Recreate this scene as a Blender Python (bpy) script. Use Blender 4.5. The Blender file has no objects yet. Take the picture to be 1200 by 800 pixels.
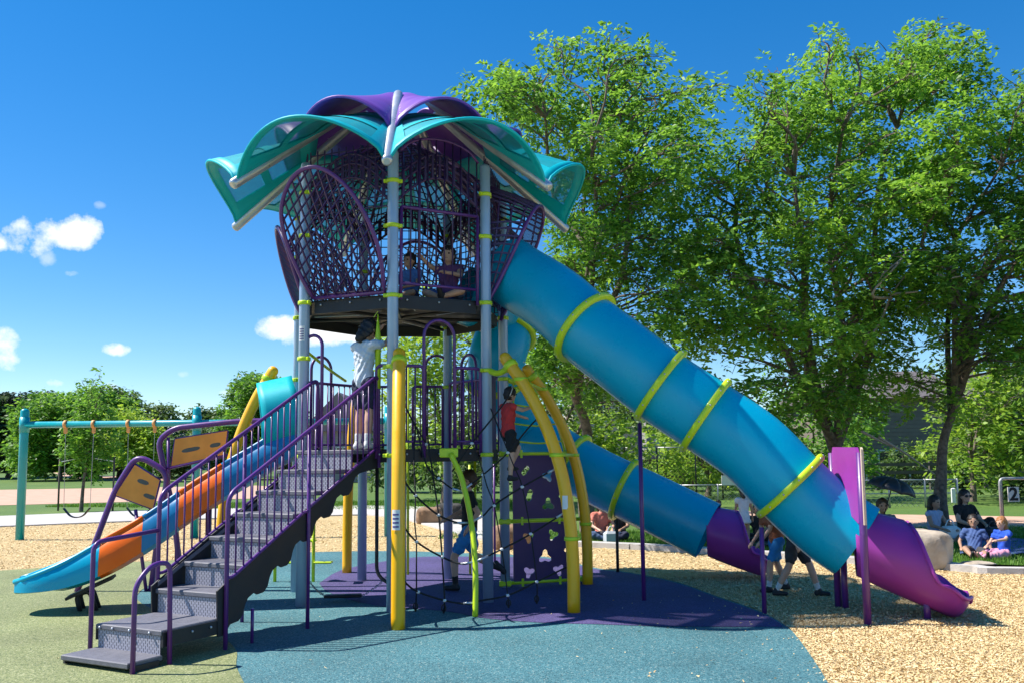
import bpy, math, random
import numpy as np
from mathutils import Vector, Matrix
random.seed(7); rng = np.random.default_rng(7)
SC = bpy.context.scene; COL = SC.collection
# ------------------------------------------------------------------ camera
FPX, CH, PIT, ROLL, SH = 1050.0, 1.6, math.radians(5.5), math.radians(0.6), 34.0
cam = bpy.data.cameras.new('camera'); co = bpy.data.objects.new('camera', cam); COL.objects.link(co)
cam.sensor_width = 36; cam.lens = 36*FPX/1200; cam.shift_y = SH/1200; cam.clip_end = 4000; cam.clip_start = .05
co.matrix_world = Matrix.Translation((0,0,CH)) @ Matrix.Rotation(math.pi/2+PIT, 4, 'X') @ Matrix.Rotation(-ROLL, 4, 'Z')
SC.camera = co
# ------------------------------------------------------------------ light
SUN_SH = (0.76, -0.06)       # ground shadow offset per metre of height
el = math.atan(1/math.hypot(*SUN_SH)); toward = Vector((-SUN_SH[0], -SUN_SH[1], 1)).normalized()
sun = bpy.data.lights.new('sun', 'SUN'); so = bpy.data.objects.new('sun', sun); COL.objects.link(so)
sun.energy = 5.0; sun.angle = math.radians(.53); sun.color = (1, .95, .87)
so.rotation_euler = toward.to_track_quat('Z', 'Y').to_euler(); so.location = (-20, 5, 30)
W = bpy.data.worlds.new('World'); SC.world = W; W.use_nodes = True
SC.view_settings.view_transform = 'Standard'; SC.view_settings.look = 'None'
SC.view_settings.exposure = 0.78; SC.view_settings.gamma = 1; SC.view_settings.use_curve_mapping = False
def ray(px, py):
    u = (px-600)/FPX; v = -(py-400-SH)/FPX
    c, s = math.cos(ROLL), math.sin(ROLL); uu = u*c+v*s; vv = -u*s+v*c
    return uu, math.cos(PIT)-vv*math.sin(PIT), math.sin(PIT)+vv*math.cos(PIT)
def G(px, py, z=0.0):        # ground point seen at a pixel of the 1200x800 photograph
    x, y, zz = ray(px, py); t = (z-CH)/zz
    return Vector((x*t, y*t, z))
def at(px, py, Y):           # point at world depth Y seen at a pixel
    x, y, z = ray(px, py); t = Y/y
    return Vector((x*t, Y, CH+z*t))
nt = W.node_tree; nt.nodes.clear()
def N(t, kind, **kw):
    n = t.nodes.new(kind)
    for k, v in kw.items():
        if k.startswith('i_'): n.inputs[k[2:].replace('_', ' ')].default_value = v
        else: setattr(n, k, v)
    return n
def mth(t, op, a, b=None, c=None, clamp=False):
    n = t.nodes.new('ShaderNodeMath'); n.operation = op; n.use_clamp = clamp
    for i, v in enumerate((a, b, c)):
        if v is None: continue
        if isinstance(v, (int, float)): n.inputs[i].default_value = v
        else: t.links.new(v, n.inputs[i])
    return n.outputs[0]
sky = N(nt, 'ShaderNodeTexSky', sky_type='NISHITA', sun_disc=False)
sky.sun_elevation = el; sky.sun_rotation = math.atan2(toward.x, toward.y)
sky.air_density = 1.0; sky.dust_density = .25; sky.ozone_density = 2.6; sky.altitude = 1600
hs = N(nt, 'ShaderNodeHueSaturation', i_Saturation=1.57, i_Value=1.0, i_Hue=.504)
gm = N(nt, 'ShaderNodeGamma'); gm.inputs['Gamma'].default_value = .8
nt.links.new(sky.outputs[0], gm.inputs['Color']); nt.links.new(gm.outputs[0], hs.inputs['Color'])
bg = N(nt, 'ShaderNodeBackground'); bg.inputs[1].default_value = .148
out = N(nt, 'ShaderNodeOutputWorld'); nt.links.new(bg.outputs[0], out.inputs[0])
tc = N(nt, 'ShaderNodeTexCoord'); dirv = tc.outputs['Generated']
noi = N(nt, 'ShaderNodeTexNoise'); noi.inputs['Scale'].default_value = 26; noi.inputs['Detail'].default_value = 8; noi.inputs['Roughness'].default_value = .62
nt.links.new(dirv, noi.inputs['Vector'])
clouds = []
for px, py, w, h, s in [(38,278,22,16,1),(68,276,32,14,1),(96,270,17,18,1),(30,266,9,9,.9),(-4,285,9,9,.8),(0,408,17,20,1),(135,409,13,6.5,.95),(66,448,9,5,.7),
                        (84,321,8,4,.45),(57,302,8,8,.35),(330,385,22,11,1.1),(365,388,34,13,1.1),(405,391,32,11,1.1),(295,452,20,8,.7),(275,461,14,5,.6),(325,462,24,10,.8),
                        (131,454,7,5,.5),(215,438,6,4,.3),(117,241,5,4,.25)]:
    clouds.append((Vector(ray(px, py)).normalized(), w/FPX, h/FPX, s))
for az, e, w, h, s in [(-70,14,.10,.04,.9),(-95,22,.14,.05,.9),(-130,12,.12,.04,1),(-170,18,.15,.05,.9),(150,14,.1,.04,.9),(110,20,.13,.05,.9),(75,12,.1,.035,.9)]:
    a_, e_ = math.radians(az), math.radians(e)
    clouds.append((Vector((math.sin(a_)*math.cos(e_), math.cos(a_)*math.cos(e_), math.sin(e_))), w, h, s))
acc = None
nz = mth(nt, 'MULTIPLY', mth(nt, 'SUBTRACT', noi.outputs['Fac'], .5), 4.4)
for D, w, h, s in clouds:
    R_ = D.cross(Vector((0,0,1))).normalized(); U_ = R_.cross(D)
    def dot(v):
        n = nt.nodes.new('ShaderNodeVectorMath'); n.operation = 'DOT_PRODUCT'; nt.links.new(dirv, n.inputs[0]); n.inputs[1].default_value = v; return n.outputs['Value']
    u = mth(nt, 'MULTIPLY', dot(R_), 1/(w*1.25)); v = mth(nt, 'MULTIPLY', dot(U_), 1/(h*1.25))
    d2 = mth(nt, 'ADD', mth(nt, 'MULTIPLY', u, u), mth(nt, 'MULTIPLY', v, v))
    m = mth(nt, 'MULTIPLY', mth(nt, 'ADD', mth(nt, 'SUBTRACT', .75 + (.75 if s > 1 else 0), d2), nz), 1.0, clamp=True)
    m = mth(nt, 'MULTIPLY', m, mth(nt, 'GREATER_THAN', dot(D), .5)); m = mth(nt, 'MULTIPLY', m, min(s, 1))
    acc = m if acc is None else mth(nt, 'MAXIMUM', acc, m)
mix = N(nt, 'ShaderNodeMix', data_type='RGBA'); nt.links.new(acc, mix.inputs['Factor'])
nt.links.new(hs.outputs[0], mix.inputs['A']); mix.inputs['B'].default_value = (4.9, 5.0, 5.2, 1)
nt.links.new(mix.outputs['Result'], bg.inputs[0])
# ------------------------------------------------------------------ materials
MAT = {}
def mat(name, col, rough=.5, metal=0, noise=None, scale=8, bump=0, bscale=60, detail=4, spec=.5, coord='Object', trans=0, coat=0):
    if name in MAT: return MAT[name]
    m = bpy.data.materials.new(name); m.use_nodes = True; t = m.node_tree; b = t.nodes['Principled BSDF']
    b.inputs['Base Color'].default_value = (*col, 1); b.inputs['Roughness'].default_value = rough; b.inputs['Metallic'].default_value = metal
    b.inputs['Specular IOR Level'].default_value = spec; b.inputs['Coat Weight'].default_value = coat
    c = t.nodes.new('ShaderNodeTexCoord')
    n = t.nodes.new('ShaderNodeTexNoise'); n.inputs['Scale'].default_value = scale; n.inputs['Detail'].default_value = detail
    t.links.new(c.outputs[coord], n.inputs['Vector'])
    r = t.nodes.new('ShaderNodeValToRGB'); c2 = noise or tuple(v*.86 for v in col)
    r.color_ramp.elements[0].position = .35; r.color_ramp.elements[1].position = .65
    r.color_ramp.elements[0].color = (*c2, 1); r.color_ramp.elements[1].color = (*col, 1)
    t.links.new(n.outputs['Fac'], r.inputs['Fac']); t.links.new(r.outputs['Color'], b.inputs['Base Color'])
    n3 = t.nodes.new('ShaderNodeTexNoise'); n3.inputs['Scale'].default_value = 5; n3.inputs['Detail'].default_value = 9; n3.inputs['Roughness'].default_value = .7; t.links.new(c.outputs[coord], n3.inputs['Vector'])
    q = t.nodes.new('ShaderNodeMapRange'); q.inputs['From Min'].default_value = .3; q.inputs['From Max'].default_value = .7; q.inputs['To Min'].default_value = max(.05, rough-.07); q.inputs['To Max'].default_value = min(1, rough+.16); t.links.new(n3.outputs['Fac'], q.inputs['Value']); t.links.new(q.outputs[0], b.inputs['Roughness'])
    if bump:
        n2 = t.nodes.new('ShaderNodeTexNoise'); n2.inputs['Scale'].default_value = bscale; n2.inputs['Detail'].default_value = 5
        t.links.new(c.outputs[coord], n2.inputs['Vector'])
        bp = t.nodes.new('ShaderNodeBump'); bp.inputs['Strength'].default_value = bump; bp.inputs['Distance'].default_value = .02
        t.links.new(n2.outputs['Fac'], bp.inputs['Height']); t.links.new(bp.outputs[0], b.inputs['Normal'])
    if trans:
        tr = t.nodes.new('ShaderNodeBsdfTransparent'); mx = t.nodes.new('ShaderNodeMixShader'); mx.inputs[0].default_value = trans
        t.links.new(b.outputs[0], mx.inputs[1]); t.links.new(tr.outputs[0], mx.inputs[2]); t.links.new(mx.outputs[0], t.nodes['Material Output'].inputs[0])
    MAT[name] = m; return m
M_purple = mat('purple_paint', (.115,.024,.20), .34, noise=(.095,.020,.17), scale=3, coat=.3)
M_shaded_purple = mat('shaded_purple_paint', (.045,.012,.095), .36, noise=(.035,.010,.075), scale=3, coat=.2)  # the purple paint again, darkened to put the roof's shade into the colour
M_purp_pl = mat('purple_plastic', (.32,.042,.32), .36, noise=(.28,.036,.28), scale=2.5, bump=.02, bscale=12, spec=.38)
M_purp_roof = mat('purple_roof_paint', (.19,.06,.40), .38, scale=3)
M_purp_board = mat('purple_board', (.055,.02,.12), .45, scale=3)
M_teal_roof = mat('teal_roof_paint', (.0,.46,.53), .45, noise=(.0,.43,.50), scale=2, spec=.3)
M_teal_pl = mat('teal_plastic', (.0,.385,.60), .27, noise=(.0,.36,.57), scale=2, bump=.015, bscale=9, spec=.38)
M_blue_pl = mat('blue_plastic', (.005,.19,.42), .33, noise=(.005,.17,.38), scale=2)
M_orange_pl = mat('orange_plastic', (1.0,.165,.004), .40, noise=(.96,.14,.003), scale=3, spec=.3)
M_lime = mat('lime_paint', (.56,.74,.012), .33, noise=(.51,.68,.012), scale=4, coat=.2)
M_yellow = mat('yellow_paint', (.94,.48,.0), .35, noise=(.90,.45,.0), scale=2.5, coat=.3)
M_post = mat('blue_grey_post', (.36,.48,.66), .36, .25, noise=(.31,.43,.62), scale=3)
M_galv = mat('galvanised_pipe', (.55,.57,.62), .3, .6, scale=6)
M_black = mat('black_coated_steel', (.018,.018,.022), .5, scale=10, bump=.1, bscale=120)
M_rope = mat('black_rope', (.012,.012,.014), .8, scale=50, bump=.4, bscale=300)
M_white = mat('white_plastic', (.75,.75,.74), .4)
M_tan_edge = mat('cream_edge', (.62,.48,.36), .5)
M_orange_bd = mat('orange_board', (.92,.37,.05), .5, noise=(.82,.32,.04), scale=6)
M_swing = mat('teal_steel_paint', (.0,.34,.40), .33, noise=(.0,.30,.36), scale=2, coat=.3)
M_conc = mat('concrete', (.52,.49,.47), .85, noise=(.42,.40,.38), scale=3, bump=.3, bscale=40)
M_bark = mat('bark', (.20,.155,.125), .9, noise=(.08,.06,.05), scale=14, bump=.9, bscale=25)
M_chain = mat('chain', (.4,.4,.42), .35, .8)
M_roof = mat('roof_shingle', (.14,.12,.12), .9, noise=(.10,.085,.085), scale=30, bump=.4, bscale=40)
M_trim = mat('white_trim', (.62,.62,.60), .6)
M_glass = mat('window_glass', (.03,.035,.04), .12, spec=.8)
M_fence = mat('weathered_rail', (.10,.085,.075), .85, scale=12)
M_pipe = mat('fence_pipe', (.42,.43,.45), .4, .5)
# tread: dark grey grip coat; riser: pressed slots
M_tread = mat('grey_tread', (.145,.145,.175), .55, noise=(.12,.12,.145), scale=20, bump=.25, bscale=180)
def slots_mat():
    m = bpy.data.materials.new('slotted_riser'); m.use_nodes = True; t = m.node_tree; b = t.nodes['Principled BSDF']
    c = t.nodes.new('ShaderNodeTexCoord'); mp = t.nodes.new('ShaderNodeMapping'); mp.inputs['Rotation'].default_value = (0, 0, 1.57)
    t.links.new(c.outputs['UV'], mp.inputs[0]); br = t.nodes.new('ShaderNodeTexBrick')
    br.inputs['Scale'].default_value = 1; br.inputs['Brick Width'].default_value = .042; br.inputs['Row Height'].default_value = .021; br.inputs['Mortar Size'].default_value = .0075
    br.inputs['Color1'].default_value = (.03,.03,.045,1); br.inputs['Color2'].default_value = (.05,.05,.07,1); br.inputs['Mortar'].default_value = (.36,.355,.42,1)
    t.links.new(mp.outputs[0], br.inputs['Vector']); t.links.new(br.outputs['Color'], b.inputs['Base Color']); b.inputs['Roughness'].default_value = .45
    bp = t.nodes.new('ShaderNodeBump'); bp.inputs['Strength'].default_value = .8; bp.inputs['Distance'].default_value = .006
    t.links.new(br.outputs['Fac'], bp.inputs['Height']); t.links.new(bp.outputs[0], b.inputs['Normal']); return m
M_riser = slots_mat()
def perf_mat():      # perforated mesh let into the teal roof petals
    m = mat('perforated_teal', (.0,.40,.47), .5, trans=.24); return m
M_perf = perf_mat()
M_perf_p = mat('perforated_purple', (.22,.07,.38), .5, trans=.35)
def granules(name, cols, scale=95):
    m = bpy.data.materials.new(name); m.use_nodes = True; t = m.node_tree; b = t.nodes['Principled BSDF']
    c = t.nodes.new('ShaderNodeTexCoord'); v = t.nodes.new('ShaderNodeTexVoronoi'); v.inputs['Scale'].default_value = scale
    t.links.new(c.outputs['Object'], v.inputs['Vector']); s = t.nodes.new('ShaderNodeSeparateColor'); t.links.new(v.outputs['Color'], s.inputs[0])
    r = t.nodes.new('ShaderNodeValToRGB'); r.color_ramp.interpolation = 'CONSTANT'; e = r.color_ramp.elements
    while len(e) < len(cols): e.new(.5)
    for i, (p, cc) in enumerate(cols): e[i].position = p; e[i].color = (*cc, 1)
    t.links.new(s.outputs[0], r.inputs[0])
    n = t.nodes.new('ShaderNodeTexNoise'); n.inputs['Scale'].default_value = .9; n.inputs['Detail'].default_value = 6; t.links.new(c.outputs['Object'], n.inputs['Vector'])
    mr = t.nodes.new('ShaderNodeMapRange'); mr.inputs['From Min'].default_value = .3; mr.inputs['From Max'].default_value = .7; mr.inputs['To Min'].default_value = .80; mr.inputs['To Max'].default_value = 1.14; t.links.new(n.outputs['Fac'], mr.inputs['Value'])
    mx = t.nodes.new('ShaderNodeMix'); mx.data_type = 'RGBA'; mx.blend_type = 'MULTIPLY'; mx.inputs['Factor'].default_value = 1
    t.links.new(r.outputs[0], mx.inputs['A']); t.links.new(mr.outputs[0], mx.inputs['B']); t.links.new(mx.outputs['Result'], b.inputs['Base Color'])
    b.inputs['Roughness'].default_value = .85
    bp = t.nodes.new('ShaderNodeBump'); bp.inputs['Strength'].default_value = .7; bp.inputs['Distance'].default_value = .006
    t.links.new(v.outputs['Distance'], bp.inputs['Height']); t.links.new(bp.outputs[0], b.inputs['Normal']); return m
M_rub_teal = granules('rubber_teal', [(0,(.038,.145,.175)),(.35,(.06,.18,.21)),(.62,(.02,.085,.105)),(.80,(.10,.23,.25)),(.965,(.24,.33,.31))])
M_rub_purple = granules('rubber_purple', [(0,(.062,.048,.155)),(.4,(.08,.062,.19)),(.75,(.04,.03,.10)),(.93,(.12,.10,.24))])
M_rub_olive = granules('rubber_olive', [(0,(.17,.20,.075)),(.35,(.22,.24,.10)),(.62,(.10,.13,.05)),(.80,(.29,.31,.15)),(.96,(.40,.40,.23))])
def chips_mat(name, dark=1):
    m = bpy.data.materials.new(name); m.use_nodes = True; t = m.node_tree; b = t.nodes['Principled BSDF']
    c = t.nodes.new('ShaderNodeTexCoord'); wn = t.nodes.new('ShaderNodeTexNoise'); wn.inputs['Scale'].default_value = 9
    t.links.new(c.outputs['Object'], wn.inputs['Vector'])
    vm = t.nodes.new('ShaderNodeVectorMath'); vm.operation = 'MULTIPLY_ADD'; vm.inputs[1].default_value = (.5,.5,0)
    t.links.new(wn.outputs['Color'], vm.inputs[0]); t.links.new(c.outputs['Object'], vm.inputs[2])
    mp = t.nodes.new('ShaderNodeMapping'); mp.inputs['Scale'].default_value = (40, 85, 1); t.links.new(vm.outputs[0], mp.inputs[0])
    v = t.nodes.new('ShaderNodeTexVoronoi'); v.inputs['Scale'].default_value = 1; t.links.new(mp.outputs[0], v.inputs['Vector'])
    s = t.nodes.new('ShaderNodeSeparateColor'); t.links.new(v.outputs['Color'], s.inputs[0])
    r = t.nodes.new('ShaderNodeValToRGB'); e = r.color_ramp.elements
    for p in (.3,.6,.85): e.new(p)
    for i, (p, cc) in enumerate([(0,(.46,.31,.14)),(.25,(.58,.42,.20)),(.55,(.66,.49,.24)),(.82,(.74,.58,.32)),(1,(.54,.37,.17))]): e[i].position = p; e[i].color = (*cc, 1)
    t.links.new(s.outputs[0], r.inputs[0])
    n = t.nodes.new('ShaderNodeTexNoise'); n.inputs['Scale'].default_value = .7; n.inputs['Detail'].default_value = 7; t.links.new(c.outputs['Object'], n.inputs['Vector'])
    mr = t.nodes.new('ShaderNodeMapRange'); mr.inputs['To Min'].default_value = .8; mr.inputs['To Max'].default_value = 1.2; t.links.new(n.outputs['Fac'], mr.inputs['Value'])
    mx = t.nodes.new('ShaderNodeMix'); mx.data_type = 'RGBA'; mx.blend_type = 'MULTIPLY'; mx.inputs['Factor'].default_value = 1
    t.links.new(r.outputs[0], mx.inputs['A']); t.links.new(mr.outputs[0], mx.inputs['B']); t.links.new(mx.outputs['Result'], b.inputs['Base Color']); b.inputs['Roughness'].default_value = .9
    bp = t.nodes.new('ShaderNodeBump'); bp.inputs['Strength'].default_value = .9; bp.inputs['Distance'].default_value = .015
    t.links.new(v.outputs['Distance'], bp.inputs['Height']); t.links.new(bp.outputs[0], b.inputs['Normal']); return m
M_chips = chips_mat('wood_chip_bed')
def attr_mat(name, ramp, rough=.7, trans=0.0, attr='rnd'):
    m = bpy.data.materials.new(name); m.use_nodes = True; t = m.node_tree; b = t.nodes['Principled BSDF']
    a = t.nodes.new('ShaderNodeAttribute'); a.attribute_name = attr
    r = t.nodes.new('ShaderNodeValToRGB'); e = r.color_ramp.elements
    while len(e) < len(ramp): e.new(.5)
    for i, (p, cc) in enumerate(ramp): e[i].position = p; e[i].color = (*cc, 1)
    t.links.new(a.outputs['Fac'], r.inputs[0]); t.links.new(r.outputs[0], b.inputs['Base Color']); b.inputs['Roughness'].default_value = rough
    if trans:
        tl = t.nodes.new('ShaderNodeBsdfTranslucent'); mx = t.nodes.new('ShaderNodeMixShader'); mx.inputs[0].default_value = trans
        hsn = t.nodes.new('ShaderNodeHueSaturation'); hsn.inputs['Value'].default_value = 1.7; hsn.inputs['Hue'].default_value = .485; t.links.new(r.outputs[0], hsn.inputs['Color'])
        t.links.new(hsn.outputs[0], tl.inputs[0]); t.links.new(b.outputs[0], mx.inputs[1]); t.links.new(tl.outputs[0], mx.inputs[2]); t.links.new(mx.outputs[0], t.nodes['Material Output'].inputs[0])
    return m
M_chip = attr_mat('wood_chip', [(0,(.52,.35,.16)),(.3,(.64,.47,.23)),(.7,(.72,.55,.29)),(1,(.82,.67,.40))], .9)
M_leaf = attr_mat('locust_leaf', [(0,(.045,.125,.014)),(.5,(.105,.26,.026)),(1,(.22,.41,.04))], .5, .46)
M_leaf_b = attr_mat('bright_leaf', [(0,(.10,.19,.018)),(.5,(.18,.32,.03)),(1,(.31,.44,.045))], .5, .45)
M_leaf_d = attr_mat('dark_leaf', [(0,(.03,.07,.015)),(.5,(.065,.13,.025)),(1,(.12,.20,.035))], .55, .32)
M_leaf_x = attr_mat('spruce_needle', [(0,(.012,.03,.018)),(1,(.04,.075,.035))], .6, .1)
M_blade = attr_mat('grass_blade', [(0,(.05,.14,.012)),(.6,(.09,.22,.02)),(1,(.17,.30,.04))], .6, .3)
def grass_mat(name, c1, c2, c3):
    m = bpy.data.materials.new(name); m.use_nodes = True; t = m.node_tree; b = t.nodes['Principled BSDF']
    c = t.nodes.new('ShaderNodeTexCoord'); n = t.nodes.new('ShaderNodeTexNoise'); n.inputs['Scale'].default_value = 25; n.inputs['Detail'].default_value = 8
    n2 = t.nodes.new('ShaderNodeTexNoise'); n2.inputs['Scale'].default_value = .35; n2.inputs['Detail'].default_value = 5
    t.links.new(c.outputs['Object'], n.inputs['Vector']); t.links.new(c.outputs['Object'], n2.inputs['Vector'])
    r = t.nodes.new('ShaderNodeValToRGB'); r.color_ramp.elements[0].position = .35; r.color_ramp.elements[1].position = .68
    r.color_ramp.elements[0].color = (*c1, 1); r.color_ramp.elements[1].color = (*c2, 1); t.links.new(n.outputs['Fac'], r.inputs[0])
    r2 = t.nodes.new('ShaderNodeValToRGB'); r2.color_ramp.elements[0].position = .5; r2.color_ramp.elements[1].position = .8
    r2.color_ramp.elements[0].color = (0,0,0,1); t.links.new(n2.outputs['Fac'], r2.inputs[0])
    mx = t.nodes.new('ShaderNodeMix'); mx.data_type = 'RGBA'; t.links.new(r2.outputs[0], mx.inputs['Factor']); t.links.new(r.outputs[0], mx.inputs['A']); mx.inputs['B'].default_value = (*c3, 1)
    t.links.new(mx.outputs['Result'], b.inputs['Base Color']); b.inputs['Roughness'].default_value = .8
    bp = t.nodes.new('ShaderNodeBump'); bp.inputs['Strength'].default_value = .8; bp.inputs['Distance'].default_value = .03
    t.links.new(n.outputs['Fac'], bp.inputs['Height']); t.links.new(bp.outputs[0], b.inputs['Normal']); return m
M_grass = grass_mat('grass_turf', (.055,.115,.012), (.095,.175,.018), (.13,.19,.03))
M_dirt = mat('infield_dirt', (.55,.35,.25), .95, noise=(.46,.29,.20), scale=2, bump=.2, bscale=30)
def stone_mat(name, a, b_):
    return mat(name, a, .9, noise=b_, scale=4, bump=1, bscale=9, detail=9)
M_stone = stone_mat('sandstone', (.50,.42,.33), (.32,.26,.20))
M_stone2 = stone_mat('brown_sandstone', (.34,.21,.12), (.18,.11,.07))
# ------------------------------------------------------------------ mesh helpers
class MB:
    def __init__(s): s.v = []; s.f = []; s.sm = []; s.uv = {}
    def add(s, vs, fs, smooth=False):
        o = len(s.v); s.v += [tuple(v) for v in vs]; s.f += [tuple(i+o for i in f) for f in fs]
        s.sm += [smooth]*len(fs) if isinstance(smooth, bool) else list(smooth); return s
    def box(s, c, size, rot=None, bev=0):
        hx, hy, hz = [q/2 for q in size]; R = rot or Matrix.Identity(3); c = Vector(c)
        if bev:
            b = min(bev, hx*.9, hy*.9, hz*.9); pts = []; rings = []
            for z, k in ((-hz, b), (-hz+b, 0), (hz-b, 0), (hz, b)):
                rings.append([(-hx+k+ (b if not k else 0)*0, -hy+k), (hx-k, -hy+k), (hx-k, hy-k), (-hx+k, hy-k)])
                pts += [R @ Vector((x, y, z)) + c for x, y in rings[-1]]
            fs = [(3,2,1,0), (12,13,14,15)]
            for r in range(3):
                for i in range(4):
                    j = (i+1) % 4; fs.append((r*4+i, r*4+j, r*4+4+j, r*4+4+i))
            return s.add(pts, fs)
        pts = [R @ Vector((x*hx, y*hy, z*hz)) + c for z in (-1, 1) for x, y in ((-1,-1),(1,-1),(1,1),(-1,1))]
        return s.add(pts, [(3,2,1,0),(4,5,6,7),(0,1,5,4),(1,2,6,5),(2,3,7,6),(3,0,4,7)])
    def tube(s, path, r, n=10, caps=True, closed=False, flat=1.0):
        P = [Vector(p) for p in path]; m = len(P)
        R = r if isinstance(r, (list, tuple)) else [r]*m
        T = []
        for i in range(m):
            if closed: t = P[(i+1) % m]-P[i-1]
            else: t = P[min(i+1, m-1)]-P[max(i-1, 0)]
            T.append(t.normalized() if t.length > 1e-9 else Vector((0,0,1)))
        ref = Vector((0,0,1)) if abs(T[0].z) < .9 else Vector((1,0,0))
        u = (ref - T[0]*ref.dot(T[0])).normalized(); vs = []
        for i in range(m):
            u = (u - T[i]*u.dot(T[i])).normalized(); w = T[i].cross(u)
            for k in range(n):
                a = 2*math.pi*(k+.5)/n; vs.append(P[i] + (u*math.cos(a) + w*math.sin(a)*flat)*R[i])
        fs = []; sm = []
        for i in range(m if closed else m-1):
            j = (i+1) % m
            for k in range(n):
                l = (k+1) % n; fs.append((i*n+k, i*n+l, j*n+l, j*n+k)); sm.append(n > 5)
        if caps and not closed:
            fs.append(tuple(range(n-1, -1, -1))); sm.append(False); fs.append(tuple((m-1)*n+k for k in range(n))); sm.append(False)
        return s.add(vs, fs, sm)
    def prism(s, outline, frame, thick, holes=None):
        """outline: 2-D points; frame: (origin, U, V); extruded along U x V by thick (centred)."""
        O, U, V = [Vector(q) for q in frame]; Nn = U.cross(V).normalized()*thick/2; n = len(outline)
        vs = [O+U*x+V*y-Nn for x, y in outline]+[O+U*x+V*y+Nn for x, y in outline]
        return s.add(vs, [tuple(range(n-1, -1, -1)), tuple(range(n, 2*n))]+[(i, (i+1) % n, n+(i+1) % n, n+i) for i in range(n)])
    def grid(s, f, nu, nv, thick=0, smooth=True):
        P = [[Vector(f(i/nu, j/nv)) for j in range(nv+1)] for i in range(nu+1)]
        def nrm(i, j):
            a = P[min(i+1, nu)][j]-P[max(i-1, 0)][j]; b = P[i][min(j+1, nv)]-P[i][max(j-1, 0)]; c = a.cross(b)
            return c.normalized() if c.length > 1e-9 else Vector((0,0,1))
        vs = [P[i][j] for i in range(nu+1) for j in range(nv+1)]; k = lambda i, j: i*(nv+1)+j
        fs = [(k(i,j), k(i+1,j), k(i+1,j+1), k(i,j+1)) for i in range(nu) for j in range(nv)]; sm = [smooth]*len(fs)
        if thick:
            o = len(vs); vs += [P[i][j]-nrm(i, j)*thick for i in range(nu+1) for j in range(nv+1)]
            fs += [tuple(o+q for q in reversed(f_)) for f_ in fs[:nu*nv]]; sm += [smooth]*(nu*nv)
            for i in range(nu):
                fs += [(k(i+1,0), k(i,0), o+k(i,0), o+k(i+1,0)), (k(i,nv), k(i+1,nv), o+k(i+1,nv), o+k(i,nv))]; sm += [False]*2
            for j in range(nv):
                fs += [(k(0,j), k(0,j+1), o+k(0,j+1), o+k(0,j)), (k(nu,j+1), k(nu,j), o+k(nu,j), o+k(nu,j+1))]; sm += [False]*2
        return s.add(vs, fs, sm)
    def ball(s, c, r, sc=(1,1,1), n=10, m=7):
        c = Vector(c); vs = [c+Vector((0,0,-r*sc[2]))]
        for i in range(1, m):
            p = -math.pi/2+math.pi*i/m
            for k in range(n): a = 2*math.pi*k/n; vs.append(c+Vector((r*sc[0]*math.cos(p)*math.cos(a), r*sc[1]*math.cos(p)*math.sin(a), r*sc[2]*math.sin(p))))
        vs.append(c+Vector((0,0,r*sc[2]))); t = len(vs)-1; fs = [(0, 1+(k+1) % n, 1+k) for k in range(n)]
        for i in range(m-2):
            for k in range(n): l = (k+1) % n; fs.append((1+i*n+k, 1+i*n+l, 1+(i+1)*n+l, 1+(i+1)*n+k))
        fs += [(t, 1+(m-2)*n+k, 1+(m-2)*n+(k+1) % n) for k in range(n)]
        return s.add(vs, fs, True)
    def mesh(s, name, off=(0,0,0)):
        me = bpy.data.meshes.new(name); ox, oy, oz = off
        me.from_pydata([(v[0]-ox, v[1]-oy, v[2]-oz) for v in s.v], [], s.f); me.polygons.foreach_set('use_smooth', s.sm); me.update(); return me
def wloc(o):
    L = Vector((0,0,0))
    while o is not None: L += o.location; o = o.parent
    return L
def obj(name, mb, m, parent=None, label=None, origin=None, kind=None):
    base = Vector(origin) if origin is not None else (wloc(parent) if parent else Vector((0,0,0)))
    me = mb.mesh(name, base) if isinstance(mb, MB) else mb
    o = bpy.data.objects.new(name, me); COL.objects.link(o)
    if m is not None: me.materials.append(m)
    if parent is not None: o.parent = parent; o.location = base-wloc(parent)
    else: o.location = base
    if label: o['label'] = label
    if kind: o['kind'] = kind
    return o
def thing(name, label, cat, loc, group=None):
    o = bpy.data.objects.new(name, None); COL.objects.link(o); o.location = loc; o['label'] = label; o['category'] = cat; o.empty_display_size = .2
    if group: o['group'] = group
    return o
def tag(o, label, cat, group=None, kind=None):
    o['label'] = label; o['category'] = cat
    if group: o['group'] = group
    if kind: o['kind'] = kind
    return o
def cr(pts, n=8):     # Catmull-Rom through points
    P = [Vector(p) for p in pts]; P = [P[0]*2-P[1]]+P+[P[-1]*2-P[-2]]; out = []
    for i in range(1, len(P)-2):
        for k in range(n):
            t = k/n; a, b, c, d = P[i-1:i+3]
            out.append(.5*((2*b)+(c-a)*t+(2*a-5*b+4*c-d)*t*t+(3*b-a-3*c+d)*t**3))
    out.append(P[-2]); return out
def rbend(pts, r=.06, n=5):   # polyline with rounded corners
    P = [Vector(p) for p in pts]; out = [P[0]]
    for i in range(1, len(P)-1):
        a = (P[i-1]-P[i]); b = (P[i+1]-P[i]); q = min(r, a.length*.45, b.length*.45)
        A = P[i]+a.normalized()*q; B = P[i]+b.normalized()*q
        for k in range(n+1): t = k/n; out.append(A*(1-t)**2+P[i]*2*t*(1-t)+B*t*t)
    out.append(P[-1]); return out
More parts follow.
